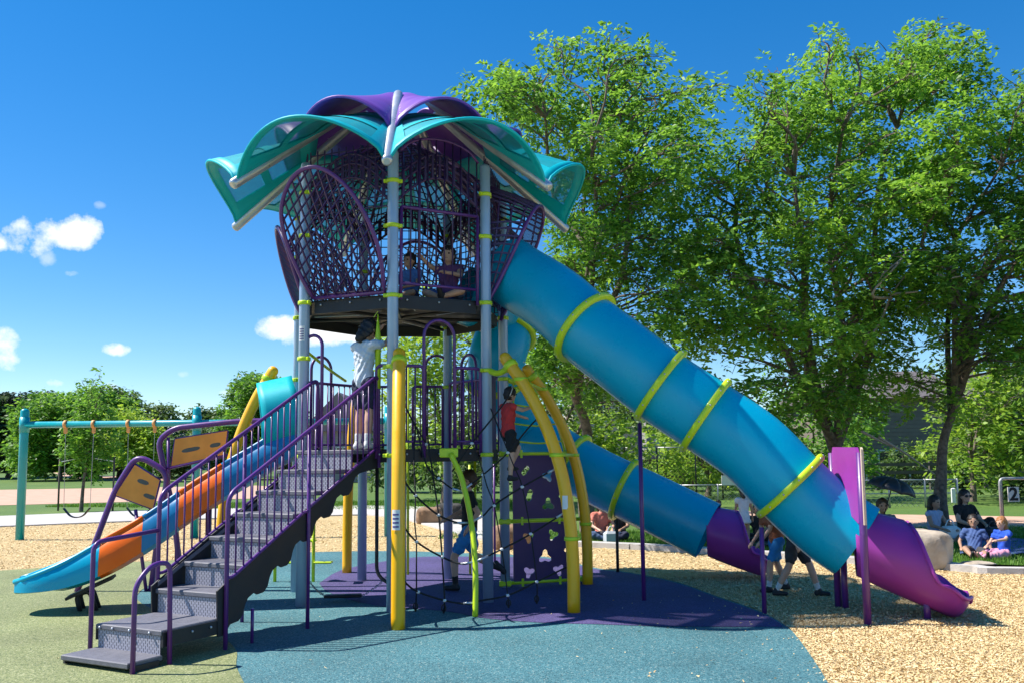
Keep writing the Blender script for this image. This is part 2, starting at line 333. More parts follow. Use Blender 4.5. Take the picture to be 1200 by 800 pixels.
# ================================================================== SETTING
def sheet(name, pts, z, m, thick=0):
    mb = MB(); P = [(p[0], p[1], z) for p in pts]; n = len(P)
    area = sum(P[i][0]*P[(i+1) % n][1]-P[(i+1) % n][0]*P[i][1] for i in range(n))
    if area < 0: P.reverse()
    if thick:
        vs = [(x, y, z-thick) for x, y, _ in P]+P
        mb.add(vs, [tuple(range(n-1, -1, -1)), tuple(range(n, 2*n))]+[(i, (i+1) % n, n+(i+1) % n, n+i) for i in range(n)])
    else: mb.add(P, [tuple(range(n))])
    return obj(name, mb, m, kind='structure')
def gp(l): return [G(*p) for p in l]
def smooth2(l, n=5): return [tuple(p) for p in cr([(x, y, 0) for x, y in l], n)]
g = MB(); S = 1500
g.grid(lambda u, v: ((u-.5)*2*S, (v-.5)*2*S, -.022), 8, 8); ground = obj('ground', g, M_grass, kind='structure')
sheet('dirt_infield', gp([(-420,574),(0,573),(300,568),(360,572),(340,579),(300,583),(150,587),(0,591),(-420,600)]), -.012, M_dirt)
sheet('dirt_infield', gp([(800,592),(900,599),(1200,604),(1500,610),(1500,650),(1250,629),(1100,624),(960,616),(820,606)]), -.012, M_dirt)
sheet('gravel_path', gp([(40,546),(60,549),(75,553),(100,556),(135,557),(200,558),(200,562),(110,562),(80,559),(62,553),(45,549)]), -.012, M_dirt)
chips_edge = [(-40,22.0),(-24,22.4)]+[tuple(p)[:2] for p in gp([(0,617),(150,611),(300,606),(430,603),(470,607),(495,614),(530,624),(565,632),(600,636),(650,639),(700,641),(780,645),(850,650),(930,655),(1000,660),(1080,665),(1140,670),(1200,673)])]+[(11.5,11.6),(16,9.5),(22,5)]
sheet('wood_chip_ground', chips_edge+[(22,-8),(-40,-8)], -.006, M_chips)
# concrete: wide walk on the left narrowing to an edging kerb on the right
ce = chips_edge; k = ce.index(tuple(G(430,603))[:2])
far = [(-40,28.5),(-24,27.6)]+[tuple(p)[:2] for p in gp([(0,605),(150,599),(300,595),(430,592.5),(500,594),(560,598)])]
outer = far[:]
inner = ce[:k+5]
sheet('concrete_walk', inner+[tuple(G(575,624))[:2]]+list(reversed(outer)), .03, M_conc, .08)
def offs(l, d):
    r = []
    for i, p in enumerate(l):
        a = Vector(l[max(i-1,0)]); b = Vector(l[min(i+1,len(l)-1)]); t = (b-a).normalized(); r.append((p[0]-t.y*d, p[1]+t.x*d))
    return r
kl = ce[k+4:]
kerb_pts = smooth2(kl, 4); kerb_pts = [(p[0], p[1]) for p in kerb_pts]
# edging kerb cast in lengths with open joints
acc_l = 0; seg = [kerb_pts[0]]
for i in range(1, len(kerb_pts)):
    seg.append(kerb_pts[i]); acc_l += (Vector(kerb_pts[i])-Vector(kerb_pts[i-1])).length
    if acc_l > 1.5 or i == len(kerb_pts)-1:
        o_ = offs(seg, .26); q = [((a[0]*.985+seg[0][0]*.015) , a[1]) for a in seg]
        sheet('kerb', q+list(reversed(o_)), .085, M_conc, .12); seg = [kerb_pts[i]]; acc_l = 0
outerp = gp([(0,668),(60,664),(130,659),(200,656),(280,652),(345,647),(455,645),(565,648),(640,652),(699,665),(738,670),(792,681),(840,698),(870,708),(900,720),(924,735),(936,748),(948,764),(960,782),(972,802)])
edge = [(-14,11.2),(-10,12.3)]+[p[:2] for p in smooth2([tuple(p)[:2] for p in outerp], 4)]
safety = sheet('safety_surface', edge+[(2.0,5.2),(1.6,3),(1,-3),(-14,-3)], .0, M_rub_teal, .03)
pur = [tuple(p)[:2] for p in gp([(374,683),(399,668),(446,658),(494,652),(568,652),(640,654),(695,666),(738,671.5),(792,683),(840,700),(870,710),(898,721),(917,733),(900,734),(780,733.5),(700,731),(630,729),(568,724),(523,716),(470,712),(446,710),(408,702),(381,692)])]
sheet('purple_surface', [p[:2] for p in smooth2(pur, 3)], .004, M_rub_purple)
oli = [tuple(p)[:2] for p in gp([(287,802),(277,780),(277,762),(262,747),(245,737),(200,722),(165,706),(162,695),(180,682),(200,672),(240,662),(280,652.6)])]
sheet('olive_surface', [(-1.7,3),(-1.4,-2.9)][::-1]+[p[:2] for p in smooth2(oli, 4)]+[p[:2] for p in reversed(edge[:2+4*4+1])][0:0]+[(p[0]+.0, p[1]-.03) for p in reversed(edge[:19])]+[(-13.9,-2.9)], .004, M_rub_olive)
# loose wood chips on the bed, near enough to be told apart
def chip_stuff(n, x0, x1, y0, y1, ok, sc=1.0):
    X = rng.uniform(x0, x1, n); Y = y0+(y1-y0)*rng.random(n)**1.3; keep = ok(X, Y); X, Y = X[keep], Y[keep]; n = len(X)
    L = rng.uniform(.005,.016, n)*sc; Wd = rng.uniform(.002,.005, n)*sc; a = rng.uniform(0, math.pi, n); z0 = 0; tl = rng.normal(0,.13, n); z = rng.uniform(.0,.009, n)-.004
    ux, uy, uz = np.cos(a)*np.cos(tl), np.sin(a)*np.cos(tl), np.sin(tl); wx, wy = -np.sin(a), np.cos(a)
    v = np.empty((n, 4, 3)); 
    for i, (p, q) in enumerate(((-1,-1),(1,-1),(.9,1),(-.8,1))):
        v[:, i, 0] = X+ux*L*p+wx*Wd*q; v[:, i, 1] = Y+uy*L*p+wy*Wd*q; v[:, i, 2] = z+uz*L*p+.004*q*rng.normal(0,1,n)+.006
    return v
def quad_mesh(name, v, m, rnd=None, loc=(0,0,0), smooth=False):
    n = len(v); me = bpy.data.meshes.new(name); me.vertices.add(n*4); me.vertices.foreach_set('co', (v-np.array(loc)).astype(np.float32).ravel())
    me.loops.add(n*4); me.loops.foreach_set('vertex_index', np.arange(n*4, dtype=np.int32)); me.polygons.add(n)
    me.polygons.foreach_set('loop_start', np.arange(0, n*4, 4, dtype=np.int32)); me.polygons.foreach_set('loop_total', np.full(n, 4, dtype=np.int32)); me.update(calc_edges=True)
    at_ = me.attributes.new('rnd', 'FLOAT', 'FACE'); at_.data.foreach_set('value', (rnd if rnd is not None else rng.random(n)).astype(np.float32)); me.materials.append(m); return me
EX = np.array([p[0] for p in edge]); EY = np.array([p[1] for p in edge])
def outside(X, Y):
    # not on the safety surface
    inside = np.zeros(len(X), bool); poly = edge+[(2.0,5.2),(1.6,3),(1,-3),(-14,-3)]; j = len(poly)-1
    for i in range(len(poly)):
        xi, yi = poly[i]; xj, yj = poly[j]; c = ((yi > Y) != (yj > Y)) & (X < (xj-xi)*(Y-yi)/(yj-yi+1e-12)+xi); inside ^= c; j = i
    return ~inside
v1 = chip_stuff(230000, 1.0, 7.5, 5.4, 12.0, outside)
KX0 = np.array([p[0] for p in chips_edge[2:-2]]); KY0 = np.array([p[1] for p in chips_edge[2:-2]]); so_ = np.argsort(KX0)
v2 = chip_stuff(110000, -15, 8, 11.0, 24.0, lambda X, Y: outside(X, Y) & (Y < np.interp(X, KX0[so_], KY0[so_])-.1), 1.7)
o = bpy.data.objects.new('wood_chips', quad_mesh('wood_chips', np.concatenate([v1, v2]), M_chip)); COL.objects.link(o)
tag(o, 'loose tan wood chips covering the ground around the play structure', 'wood chips', kind='stuff')
# stray chips kicked onto the rubber
v3 = chip_stuff(1600, -4, 3.2, 5.6, 10.5, lambda X, Y: (~outside(X, Y)) & (rng.random(len(X)) < np.exp(-np.abs(X-2.3)*1.6)+.03))
v3[:, :, 2] += .006
o = bpy.data.objects.new('stray_wood_chips', quad_mesh('stray_wood_chips', v3, M_chip)); COL.objects.link(o)
tag(o, 'stray wood chips scattered on the teal rubber surface', 'wood chips', kind='stuff')
# grass blades: lawn by the picnic, strip behind the walk
def blades(n, x0, x1, y0, y1, ok, h=.05, w=.006):
    X = rng.uniform(x0, x1, n); Y = rng.uniform(y0, y1, n); kp = ok(X, Y); X, Y = X[kp], Y[kp]; n = len(X)
    a = rng.uniform(0, 6.28, n); H = h*rng.uniform(.5,1.4,n); lx = rng.normal(0,.35,n)*H; ly = rng.normal(0,.35,n)*H; v = np.empty((n,4,3)); w_ = w*rng.uniform(.7,1.5,n)
    c, s = np.cos(a)*w_, np.sin(a)*w_; z = -.022
    v[:,0] = np.stack([X-c, Y-s, np.full(n,z)],1); v[:,1] = np.stack([X+c, Y+s, np.full(n,z)],1); v[:,2] = np.stack([X+c*.3+lx, Y+s*.3+ly, z+H],1); v[:,3] = np.stack([X-c*.3+lx, Y-s*.3+ly, z+H],1); return v
KX = np.array([p[0] for p in kerb_pts]); KY = np.array([p[1] for p in kerb_pts]); o_ = np.argsort(KX); KX, KY = KX[o_], KY[o_]
vb = np.concatenate([blades(70000, -1.5, 12, 11.6, 19.5, lambda X, Y: Y > np.interp(X, KX, KY)+.28, .055, .008),
                     blades(30000, -17, 1, 27.5, 34, lambda X, Y: (Y > np.interp(X, [-18,-13.9,-7.6,-1.5,1],[33,32.0,28.4,27.8,27.8])), .07, .015)])
o = bpy.data.objects.new('lawn_grass', quad_mesh('lawn_grass', vb, M_blade)); COL.objects.link(o)
tag(o, 'short green lawn grass beyond the kerb', 'grass', kind='stuff')
# ================================================================== PLAY STRUCTURE
CX, CY, RR, PH = -1.367, 10.898, 1.312, -86.33
def ang(k): return math.radians(PH+k*360/7)
def V(k, r=RR, z=0.0): a = ang(k); return Vector((CX+r*math.cos(a), CY+r*math.sin(a), z))
PS = thing('play_structure', 'tall teal and purple climbing tower with tube slides, stairs, nets and a petal roof', 'playground', (CX, CY, 0))
ZL, ZU = 1.70, 3.38
def clamp_(z, P, r=.075, par=None, h=.045):
    mb = MB(); mb.tube([(P.x,P.y,z-h/2),(P.x,P.y,z-h/2+.008),(P.x,P.y,z+h/2-.008),(P.x,P.y,z+h/2)], [r*.93,r,r,r*.93], 14)
    d = (Vector((CX,CY,0))-Vector((P.x,P.y,0))).normalized(); t = Vector((-d.y,d.x,0))
    for s in (-1,1):
        q = Vector((P.x,P.y,z))+t*s*r*1.12; mb.box(q, (.04,.03,h*.9), Matrix.Rotation(math.atan2(t.y,t.x),3,'Z'), .006)
    return obj('clamp', mb, M_lime, par)
for k in range(7):
    P = V(k); mb = MB(); r = .060
    mb.tube([(P.x,P.y,-.02),(P.x,P.y,4.94),(P.x,P.y,4.97),(P.x,P.y,4.985)], [r,r,r*.8,r*.3], 18)
    po = obj('post', mb, M_post, PS)
    for z in (ZL-.07, ZU-.03, 4.12, 4.62): clamp_(z, P, par=po)
    if k in (3,4): clamp_(2.55, P, par=po)
    if k == 6: clamp_(2.72, P, par=po)
# centre support under the lower deck
mb = MB(); mb.tube([(-1.33,10.73,-.02),(-1.33,10.73,ZL-.1)], .06, 16); obj('post', mb, M_post, PS)
mb = MB(); mb.tube([(-1.99,9.6,-.02),(-1.99,9.6,ZL-.2)], .001, 4)
def hept(r, z0, z1):
    vs = [V(k, r, z0) for k in range(7)]+[V(k, r, z1) for k in range(7)]
    return vs, [tuple(range(6,-1,-1)), tuple(range(7,14))]+[(i,(i+1)%7,7+(i+1)%7,7+i) for i in range(7)]
for nm, z, deep in (('lower_deck', ZL, .12), ('upper_deck', ZU, .13)):
    mb = MB(); mb.add(*hept(RR-.085, z-.02, z)); 
    for k in range(7):
        a, b = V(k, RR-.08, 0), V(k+1, RR-.08, 0); d = (b-a).normalized(); m_ = (a+b)/2; Ln = (b-a).length-.12
        mb.box((m_.x, m_.y, z-deep/2-.021), (Ln, .03, deep), Matrix.Rotation(math.atan2(d.y,d.x),3,'Z'))
    dk = obj(nm, mb, M_black, PS)
    for k in range(7):
        mb = MB(); a = V(k, RR-.14, z-.07); mb.tube([a, (CX, CY, z-.07)], .022, 6); obj('deck_beam', mb, M_black, dk)
        if nm == 'upper_deck':
            mb = MB(); a, b = V(k+.18, RR*.80, z-.05), V(k+.5, RR*.35, z-.05); mb.tube([a, b], .007, 5); obj('deck_rib', mb, M_galv, dk)
    mb = MB(); 
    for k in range(7):
        for t in (.15,.5,.85):
            p = V(k, RR-.05)*(1-t)+V(k+1, RR-.05)*t; p.z = z-.055; mb.ball(p, .013, n=6, m=4)
    o = obj('deck_bolt', mb, M_galv, dk)
# ---- panel clipping helper
def inside(p, poly):
    x, y = p; c = False; j = len(poly)-1
    for i in range(len(poly)):
        xi, yi = poly[i]; xj, yj = poly[j]
        if (yi > y) != (yj > y) and x < (xj-xi)*(y-yi)/(yj-yi)+xi: c = not c
        j = i
    return c
def cliplines(poly, o, d, L=4, step=.02):
    segs = []; cur = None; n = int(L/step)
    for i in range(-n, n+1):
        p = (o[0]+d[0]*i*step, o[1]+d[1]*i*step)
        if inside(p, poly):
            if cur is None: cur = [p, p]
            cur[1] = p
        elif cur: segs.append(cur); cur = None
    if cur: segs.append(cur)
    return [s for s in segs if math.dist(*s) > .05]
def roundpoly(pts, n=5):
    P = [Vector((x, y, 0)) for x, y in pts]; out = []; m = len(P)
    for i in range(m):
        a, b, c, d = P[i-1], P[i], P[(i+1) % m], P[(i+2) % m]
        for k in range(n):
            t = k/n; q = .5*((2*b)+(c-a)*t+(2*a-5*b+4*c-d)*t*t+(3*b-a-3*c+d)*t**3); out.append((q.x, q.y))
    return out
def side_frame(k, z0, lean=.55, H=1.25):
    a, b = V(k, RR-.02), V(k+1, RR-.02); m_ = (a+b)/2; w = (b-a).normalized(); o = (m_-Vector((CX,CY,0))).normalized()
    half = (b-a).length/2
    def f(x, h): 
        t = max(0, h/H); return m_+w*x+o*(lean*t**.8)+Vector((0,0,z0+h))
    return f, half
leaf = [(-.46,0),(-.55,.3),(-.61,.62),(-.59,.9),(-.46,1.12),(-.28,1.26),(-.06,1.29),(.16,1.18),(.34,.98),(.46,.72),(.52,.45),(.51,.22),(.46,0)]
def leaf_top(pts): return [pts[0]]+[tuple(p)[:2] for p in cr([(x,y,0) for x,y in pts], 4)][1:]
def lattice(mb, f, poly, fams, r=.0105, sub=4):
    for (ang_, sp) in fams:
        d = (math.cos(ang_), math.sin(ang_)); nrm = (-d[1], d[0])
        for i in range(-24, 25):
            o = (nrm[0]*i*sp, .6+nrm[1]*i*sp)
            for a, b in cliplines(poly, o, d):
                mb.tube([f(a[0]+(b[0]-a[0])*t/sub, a[1]+(b[1]-a[1])*t/sub) for t in range(sub+1)], r, 4, caps=False)
for k in (3,4,5,6):
    f, half = side_frame(k, ZU+.02, .58 if k != 5 else .42)
    poly = leaf_top([(x,y*(.70 if k == 5 else 1)) for x,y in leaf]); mirror = k in (5,)
    if mirror: poly = [(-x, y) for x, y in poly]
    fr = MB(); fr.tube([f(x, y) for x, y in poly]+[f(*poly[0])], .024, 8);    pn = obj('leaf_panel', fr, M_purple, PS)
    lt = MB(); lattice(lt, f, poly, [(math.radians(100),.088),(math.radians(38),.088)], .0115)
    obj('lattice', lt, M_shaded_purple, pn)
    # inner hoop and pickets seen through the leaf
    f2, _ = side_frame(k, ZU+.02, .12)
    ih = [(-.28,0),(-.3,.4),(-.22,.72),(0,.86),(.22,.72),(.3,.4),(.28,0)]
    mb = MB(); mb.tube(cr([f2(x,y) for x,y in ih],4), .014, 6)
    for x in (-.17,-.06,.06,.17): mb.tube([f2(x,.03), f2(x,.78 if abs(x)<.1 else .7)], .009, 5)
    mb.tube([f2(-.3,.03), f2(.3,.03)], .012, 5); obj('inner_hoop', mb, M_shaded_purple, pn)
# front guard with tall vertical bars
f, half = side_frame(0, ZU+.02, .02)
g0 = MB(); xs = [-.46+.92*i/9 for i in range(10)]
gr = MB()
for x in (-.47,.47): gr.tube([f(x,-.08), f(x,.95)], .02, 8)
gr.tube([f(-.47,.95), f(.47,.95)], .019, 8); gr.tube([f(-.47,.1), f(.47,.1)], .017, 8)
gp_ = obj('front_guard', gr, M_purple, PS)
for i, x in enumerate(xs):
    h = 1.5+.28*math.sqrt(max(0, 1-(x/.5)**2)); mb = MB(); mb.tube([f(x,.1), f(x,h)], .0095 if i not in (2,) else .018, 6); obj('bar', mb, M_shaded_purple, gp_)
mb = MB(); mb.tube([f(-.48+.96*i/12, 1.5+.28*math.sqrt(max(0,1-((-.48+.96*i/12)/.5)**2))) for i in range(13)], .016, 6); obj('top_rail', mb, M_purple, gp_)
# slide hoods on sides 1 and 2: leaning leaf frame with slats back to the posts
for k in (1,2):
    f, half = side_frame(k, ZU-.02, .60, 1.2); f0, _ = side_frame(k, ZU, .0)
    ar = [(-.50,-.05),(-.53,.45),(-.50,.85),(-.36,1.12),(-.12,1.22),(.12,1.22),(.36,1.12),(.50,.85),(.53,.45),(.50,-.05)]
    arc = cr([(x,y,0) for x,y in ar],4)
    mb = MB(); mb.tube([f(p.x,p.y) for p in arc], .022, 8); hood = obj('slide_hood', mb, M_purple, PS)
    for i in range(1, len(arc)-1):
        p = arc[i]; a = f0(max(-.5,min(.5,p.x))*.98, p.y*1.0+.25*(p.y>1)); b = f(p.x, p.y); sl = MB(); sl.tube([a, (a+b)/2+Vector((0,0,.02)), b], .015, 4); obj('slat', sl, M_shaded_purple, hood)
    for q_ in (.3,.6,.85):
        mb = MB(); mb.tube([f0(max(-.5,min(.5,p.x))*.98, p.y+.25*(p.y>1)).lerp(f(p.x,p.y), q_) for p in arc], .012, 5); obj('hoop_bar', mb, M_shaded_purple, hood)
    mb = MB(); c = f(0,.62); U = (f(1,.62)-f(0,.62)); Vv = (f(0,1.1)-f(0,.1)).normalized()
    # solid mouth plate round the tube
    ring = [(p.x,p.y) for p in arc]
    if k == 1:
        lt = MB(); top = [(x,y) for x,y in ring if y > .72]; lattice(lt, f, top, [(math.radians(90),.055)], .006); obj('lattice', lt, M_shaded_purple, hood)
# arched perforated bands and struts below the roof
for k in range(7):
    f, half = side_frame(k, ZU, .0)
    mb = MB(); n = 12
    for q, off in ((0,0),(1,.16),(2,.27)):
        mb.tube([f(-half*.95+1.9*half*i/n, 1.02+off+.34*math.sin(math.pi*i/n)) for i in range(n+1)], .016, 6)
    for i in range(1, n):
        x = -half*.95+1.9*half*i/n; z = 1.02+.34*math.sin(math.pi*i/n); mb.tube([f(x, z), f(x, z+.27)], .021, 5)
    obj('arched_band', mb, M_shaded_purple, PS)
    mb = MB(); a = V(k, RR-.05, 4.5); b = V(k, .55, 5.35); mb.tube([a, b], .02, 6)
    c = V(k+.5, 1.0, 4.95); mb.tube([a, c], .014, 5); mb.tube([V(k+1, RR-.05, 4.5), c], .014, 5); mb.tube([c, V(k+.5, .4, 5.45)], .014, 5); obj('roof_strut', mb, M_shaded_purple, PS)
# ---- grid screens closing the sides under the roof, and the grid vault inside it
for k in range(7):
    f, half = side_frame(k, ZU, .0); hw = half*.93
    sc_ = MB(); h0, h1 = (.98, 1.72) if k in (0,5,6) else (.05, 1.72)
    if k != 0:
        x = -hw
        while x <= hw+.001: sc_.tube([f(x,h0), f(x,h1)], .0095, 4); x += 2*hw/11
        z = h0
        while z <= h1+.001: sc_.tube([f(-hw,z), f(hw,z)], .0085, 4); z += .115 if k not in (1,2) else .09
        if k in (1,2): pass
        obj('grid_screen', sc_, M_shaded_purple, PS)
    va = MB(); A_ = lambda u, s: (V(k, 1.24-.95*s)*(1-u)+V(k+1, 1.24-.95*s)*u)+Vector((0,0,4.72+.72*s**.9+.16*math.sin(math.pi*u)*(1-s)))
    for i in range(1, 8): va.tube([A_(i/8, s/5) for s in range(6)], .010, 4, caps=False)
    for j in range(9): va.tube([A_(u/6, j/9) for u in range(7)], .009, 4, caps=False)
    obj('grid_vault', va, M_shaded_purple, PS)
# ---- roof: ridge pipes, teal petals, purple petals
RO, ZO, SL = 2.15, 4.55, .79
def pz(r): return ZO+(RO-r)*SL
def pipe_pt(k, r, dz=0): p = V(k, r); p.z = pz(r)+dz; return p
for k in range(7):
    a, b = pipe_pt(k, RO+.03, .035), pipe_pt(k, .46, .07); d = (b-a).normalized(); r = .058
    mb = MB(); mb.tube([a-d*.035, a-d*.02, a, b, b+d*.02, b+d*.035], [r*.55, r*.9, r, r, r*.9, r*.5], 16); obj('ridge_pipe', mb, M_galv, PS)
def petal(kind, k, r_in, r_out, h_in, h_out, dz, bulge):
    def f(u, s):
        r = r_in+(r_out-r_in)*s; A = pipe_pt(k, r, dz); B = pipe_pt(k+1, r, dz); c = A*(1-u)+B*u
        w = (4*u*(1-u)); h = (h_in+(h_out-h_in)*s**1.2); o = (V(k+.5)-Vector((CX,CY,0))).normalized()
        return c+Vector((0,0,1))*h*math.sin(math.pi*u)**.58+o*bulge*s*w
    return f
for k in range(7):
    # teal
    F = petal('t', k, 1.12, RO, .17, .49, .0, .35)
    mb = MB(); nu, nv = 24, 12; vs = []; win = []
    P = {}
    def isw(i, j):   # four windows let into the petal
        return (2 <= i <= 9 or 14 <= i <= 21) and (2 <= j <= 5 or 7 <= j <= 10)
    G_ = [[F(i/nu, j/nv) for j in range(nv+1)] for i in range(nu+1)]
    pet = MB(); pan = MB()
    def nrm(i, j):
        a = G_[min(i+1,nu)][j]-G_[max(i-1,0)][j]; b = G_[i][min(j+1,nv)]-G_[i][max(j-1,0)]; return a.cross(b).normalized()*.012
    idx = lambda i, j: i*(nv+1)+j
    vs = [G_[i][j]+nrm(i,j) for i in range(nu+1) for j in range(nv+1)]+[G_[i][j]-nrm(i,j) for i in range(nu+1) for j in range(nv+1)]; o = (nu+1)*(nv+1)
    fs = []; pfs = []
    for i in range(nu):
        for j in range(nv):
            q = (idx(i,j), idx(i+1,j), idx(i+1,j+1), idx(i,j+1))
            if isw(i, j): pfs.append(q)
            else: fs.append(q); fs.append(tuple(o+z for z in reversed(q)))
    for i in range(nu): fs += [(idx(i+1,0), idx(i,0), o+idx(i,0), o+idx(i+1,0)), (idx(i,nv), idx(i+1,nv), o+idx(i+1,nv), o+idx(i,nv))]
    for j in range(nv): fs += [(idx(0,j), idx(0,j+1), o+idx(0,j+1), o+idx(0,j)), (idx(nu,j+1), idx(nu,j), o+idx(nu,j), o+idx(nu,j+1))]
    pet.add(vs, fs, True); po = obj('roof_petal', pet, M_teal_roof, PS)
    rim = MB(); rim.tube([G_[i][nv] for i in range(nu+1)], .018, 6); obj('rim', rim, M_teal_roof, po)
    for a0, a1, j0 in ((2,10,2),(2,10,7),(14,22,2),(14,22,7)):
        w_ = MB(); gv = [G_[i][j] for i in range(a0, a1+1) for j in range(j0, j0+5)]; gf = [((i)*5+j, (i+1)*5+j, (i+1)*5+j+1, i*5+j+1) for i in range(a1-a0) for j in range(4)]
        w_.add(gv, gf, True); obj('pane', w_, M_perf, po)
    # purple upper petal
    F2 = petal('p', k, .36, 1.46, .05, .43, .02, .20)
    pu = MB(); pu.grid(F2, 18, 8, .016); pp = obj('upper_petal', pu, M_purp_roof, PS, label='purple upper roof petal')
    rim = MB(); rim.tube([F2(i/18, 1) for i in range(19)], .016, 6); obj('rim', rim, M_purp_roof, pp)
    bl = MB()
    for s_ in (.06,.94):
        for j in range(9): bl.ball(F2(s_, .08+j*.11)+Vector((0,0,.012)), .011, n=6, m=4)
    obj('bolt', bl, M_galv, pp)
# ---- curved yellow arch posts
APR = [(2.30,-.02),(2.30,.5),(2.27,1.0),(2.19,1.5),(2.05,1.95),(1.86,2.36),(1.66,2.68)]
R_out = {0:2.28, 1:2.46, 2:2.36, 4:2.2, 5:2.3}
arch = {}
for k in (0,1,2,4,5):
    c = R_out[k]/2.30; top = {0:1.5,1:1.62,2:1.62,4:1.66,5:1.66}[k]
    kk = k+{0:.06,1:-.03,2:-.05,4:-.05,5:0}[k]
    pts = []
    for r, z in APR:
        t = (2.30-r)/(2.30-1.66); pts.append(V(kk, R_out[k]-(R_out[k]-top)*t, z))
    path = cr(pts, 4); arch[k] = path; d = (path[-1]-path[-2]).normalized()
    rad = [.067]*len(path)+[.066,.05,.025]
    mb = MB(); mb.tube(path+[path[-1]+d*.04, path[-1]+d*.07, path[-1]+d*.085], rad, 16); ao = obj('arch_post', mb, M_yellow, PS)
    e = path[-1]; mb = MB(); q = path[-2]; mb.tube([q-d*.03, q-d*.02, q+d*.035, q+d*.045], [.07,.084,.084,.07], 14); obj('collar', mb, M_lime, ao)
    tgt = V(k if k != 5 else 5, RR+.03, 2.58); mb = MB(); mb.tube(cr([q, (q*.45+tgt*.55)+Vector((0,0,-.05)), tgt], 5), .035, 10); obj('connector', mb, M_lime, ao)
    clamp_(2.58, V(k), par=ao)
def sticker(P, w, h, n, name='warning_label', par=None, cyl=.06):
    mb = MB(); nrm = Vector((-.25,-.97,0)).normalized(); t = Vector((-nrm.y, nrm.x, 0)); half = w/2
    def f(u, v):
        a = (u-.5)*w/cyl; return P+nrm*(cyl*math.cos(a)+.003)+t*cyl*math.sin(a)+Vector((0,0,(v-.5)*h))
    mb.grid(f, 6, 1, 0); s = obj(name, mb, M_white, par)
    b = MB()
    for i in range(n):
        v0 = .12+.8*i/n; b.grid(lambda u, v: f(.12+.76*u, v0+v*.42*.8/n)+nrm*.002, 5, 1)
    obj('print', b, mat('label_print', (.09,.07,.25), .6), s)
a0 = arch[0]; sticker(Vector((a0[6].x, a0[6].y, 1.02)), .085, .19, 4, par=PS, cyl=.067)
sticker(Vector((V(6).x, V(6).y, 3.0)), .07, .17, 5, par=PS, cyl=.06)
sticker(Vector((arch[1][9].x-.01, arch[1][9].y, arch[1][9].z-.0)), .06, .14, 0, par=PS, cyl=.069)
# ---- lower deck guards and hand loops
def guard(k, x0, x1, h, loops=()):
    f, half = side_frame(k, ZL+.0, .0); fr = MB()
    fr.tube(rbend([f(x0,-.07), f(x0,h), f(x1,h), f(x1,-.07)], .05), .019, 8); fr.tube([f(x0,.08), f(x1,.08)], .015, 6)
    g = obj('deck_guard', fr, M_purple, PS); n = max(1, round((x1-x0)/.1)-1)
    for i in range(n):
        x = x0+(x1-x0)*(i+1)/(n+1); b = MB(); b.tube([f(x,.08), f(x,h)], .010, 6); obj('bar', b, M_purple, g)
def loop(k, xc, w, h, h0=-.1, r=.019, m=None, off=0.0, name='hand_loop'):
    f, half = side_frame(k, ZL, .0); o = (V(k+.5)-Vector((CX,CY,0))).normalized()*off; w2 = w/2
    pts = [f(xc-w2,h0)+o, f(xc-w2,h-w2)+o]+[f(xc-w2*math.cos(a), h-w2+w2*math.sin(a))+o for a in [math.pi*i/10 for i in range(1,10)]]+[f(xc+w2,h-w2)+o, f(xc+w2,h0)+o]
    mb = MB(); mb.tube(pts, r, 8); obj(name, mb, m or M_purple, PS)
guard(0,-.5,-.20,.9); guard(0,.18,.50,.9); loop(0,-.01,.37,1.42)
guard(3,-.5,-.1,.86); guard(3,.12,.5,.86); loop(3,-.42,.3,1.28)
guard(4,-.5,.48,.86); loop(4,.2,.34,1.2)
guard(2,-.5,.5,.9); loop(2,.1,.3,1.25)
# ribbed purple panel on side 1
f, half = side_frame(1, ZL, .0); mb = MB()
for i in range(9):
    x = -.48+.5*i/8; p = (f(x,.42)); mb.box(p, (.045,.03,.86), Matrix.Rotation(math.atan2((f(1,0)-f(0,0)).y,(f(1,0)-f(0,0)).x),3,'Z'), .006)
mb.tube([f(-.5,.86), f(.06,.86)], .019, 8); obj('ribbed_panel', mb, M_purp_board, PS)
# stair entrance loop, tall
loop(6,-.46,.24,1.28,-.1); 
f, _ = side_frame(6, ZL, 0); mb = MB(); mb.tube(rbend([f(.36,-.1), f(.36,.9), f(.5,.9), f(.53,.8)], .06), .019, 8); obj('hand_rail', mb, M_purple, PS)
# ---- staircase
SN0 = Vector((-2.91,6.96,0)); SD = Vector((.46,.888,0)).normalized(); SA = Vector((-.888,.46,0)).normalized(); SW = .76
def sp(t, off, z): p = SN0+SD*t+SA*off; p.z = z; return p
RZ = Matrix((SA, SD, (0,0,1))).transposed()      # columns: across, along, up
def sbox(mb, t0, t1, o0, o1, z0, z1, bev=0): mb.box(sp((t0+t1)/2,(o0+o1)/2,(z0+z1)/2), (abs(o1-o0),t1-t0,z1-z0), RZ, bev)
def step_mesh(t0, t1, z, th=.045):
    mb = MB(); sbox(mb, t0, t1, 0.0, SW, z-th, z, .008); return mb
def slotted(t, z0, z1, par):
    # pressed-slot riser, modelled with its own UVs
    A, B, C_, D = sp(t,SW-.02,z0), sp(t,.02,z0), sp(t,.02,z1), sp(t,SW-.02,z1)
    me = bpy.data.meshes.new('riser'); b = -SD*.012; base = wloc(par); vs = [p-base for p in (A,B,C_,D)]+[p-base-b for p in (A,B,C_,D)]
    me.from_pydata([tuple(v) for v in vs], [], [(0,1,2,3),(7,6,5,4),(0,4,5,1),(3,2,6,7)]); uv = me.uv_layers.new(name='UV'); w, h = SW-.04, z1-z0
    for l, c in zip(range(4), ((0,0),(w,0),(w,h),(0,h))): uv.data[l].uv = c
    o = obj('riser', me, M_riser, par); o.location = (0,0,0); return o
def empty_part(name, par, loc):
    pass
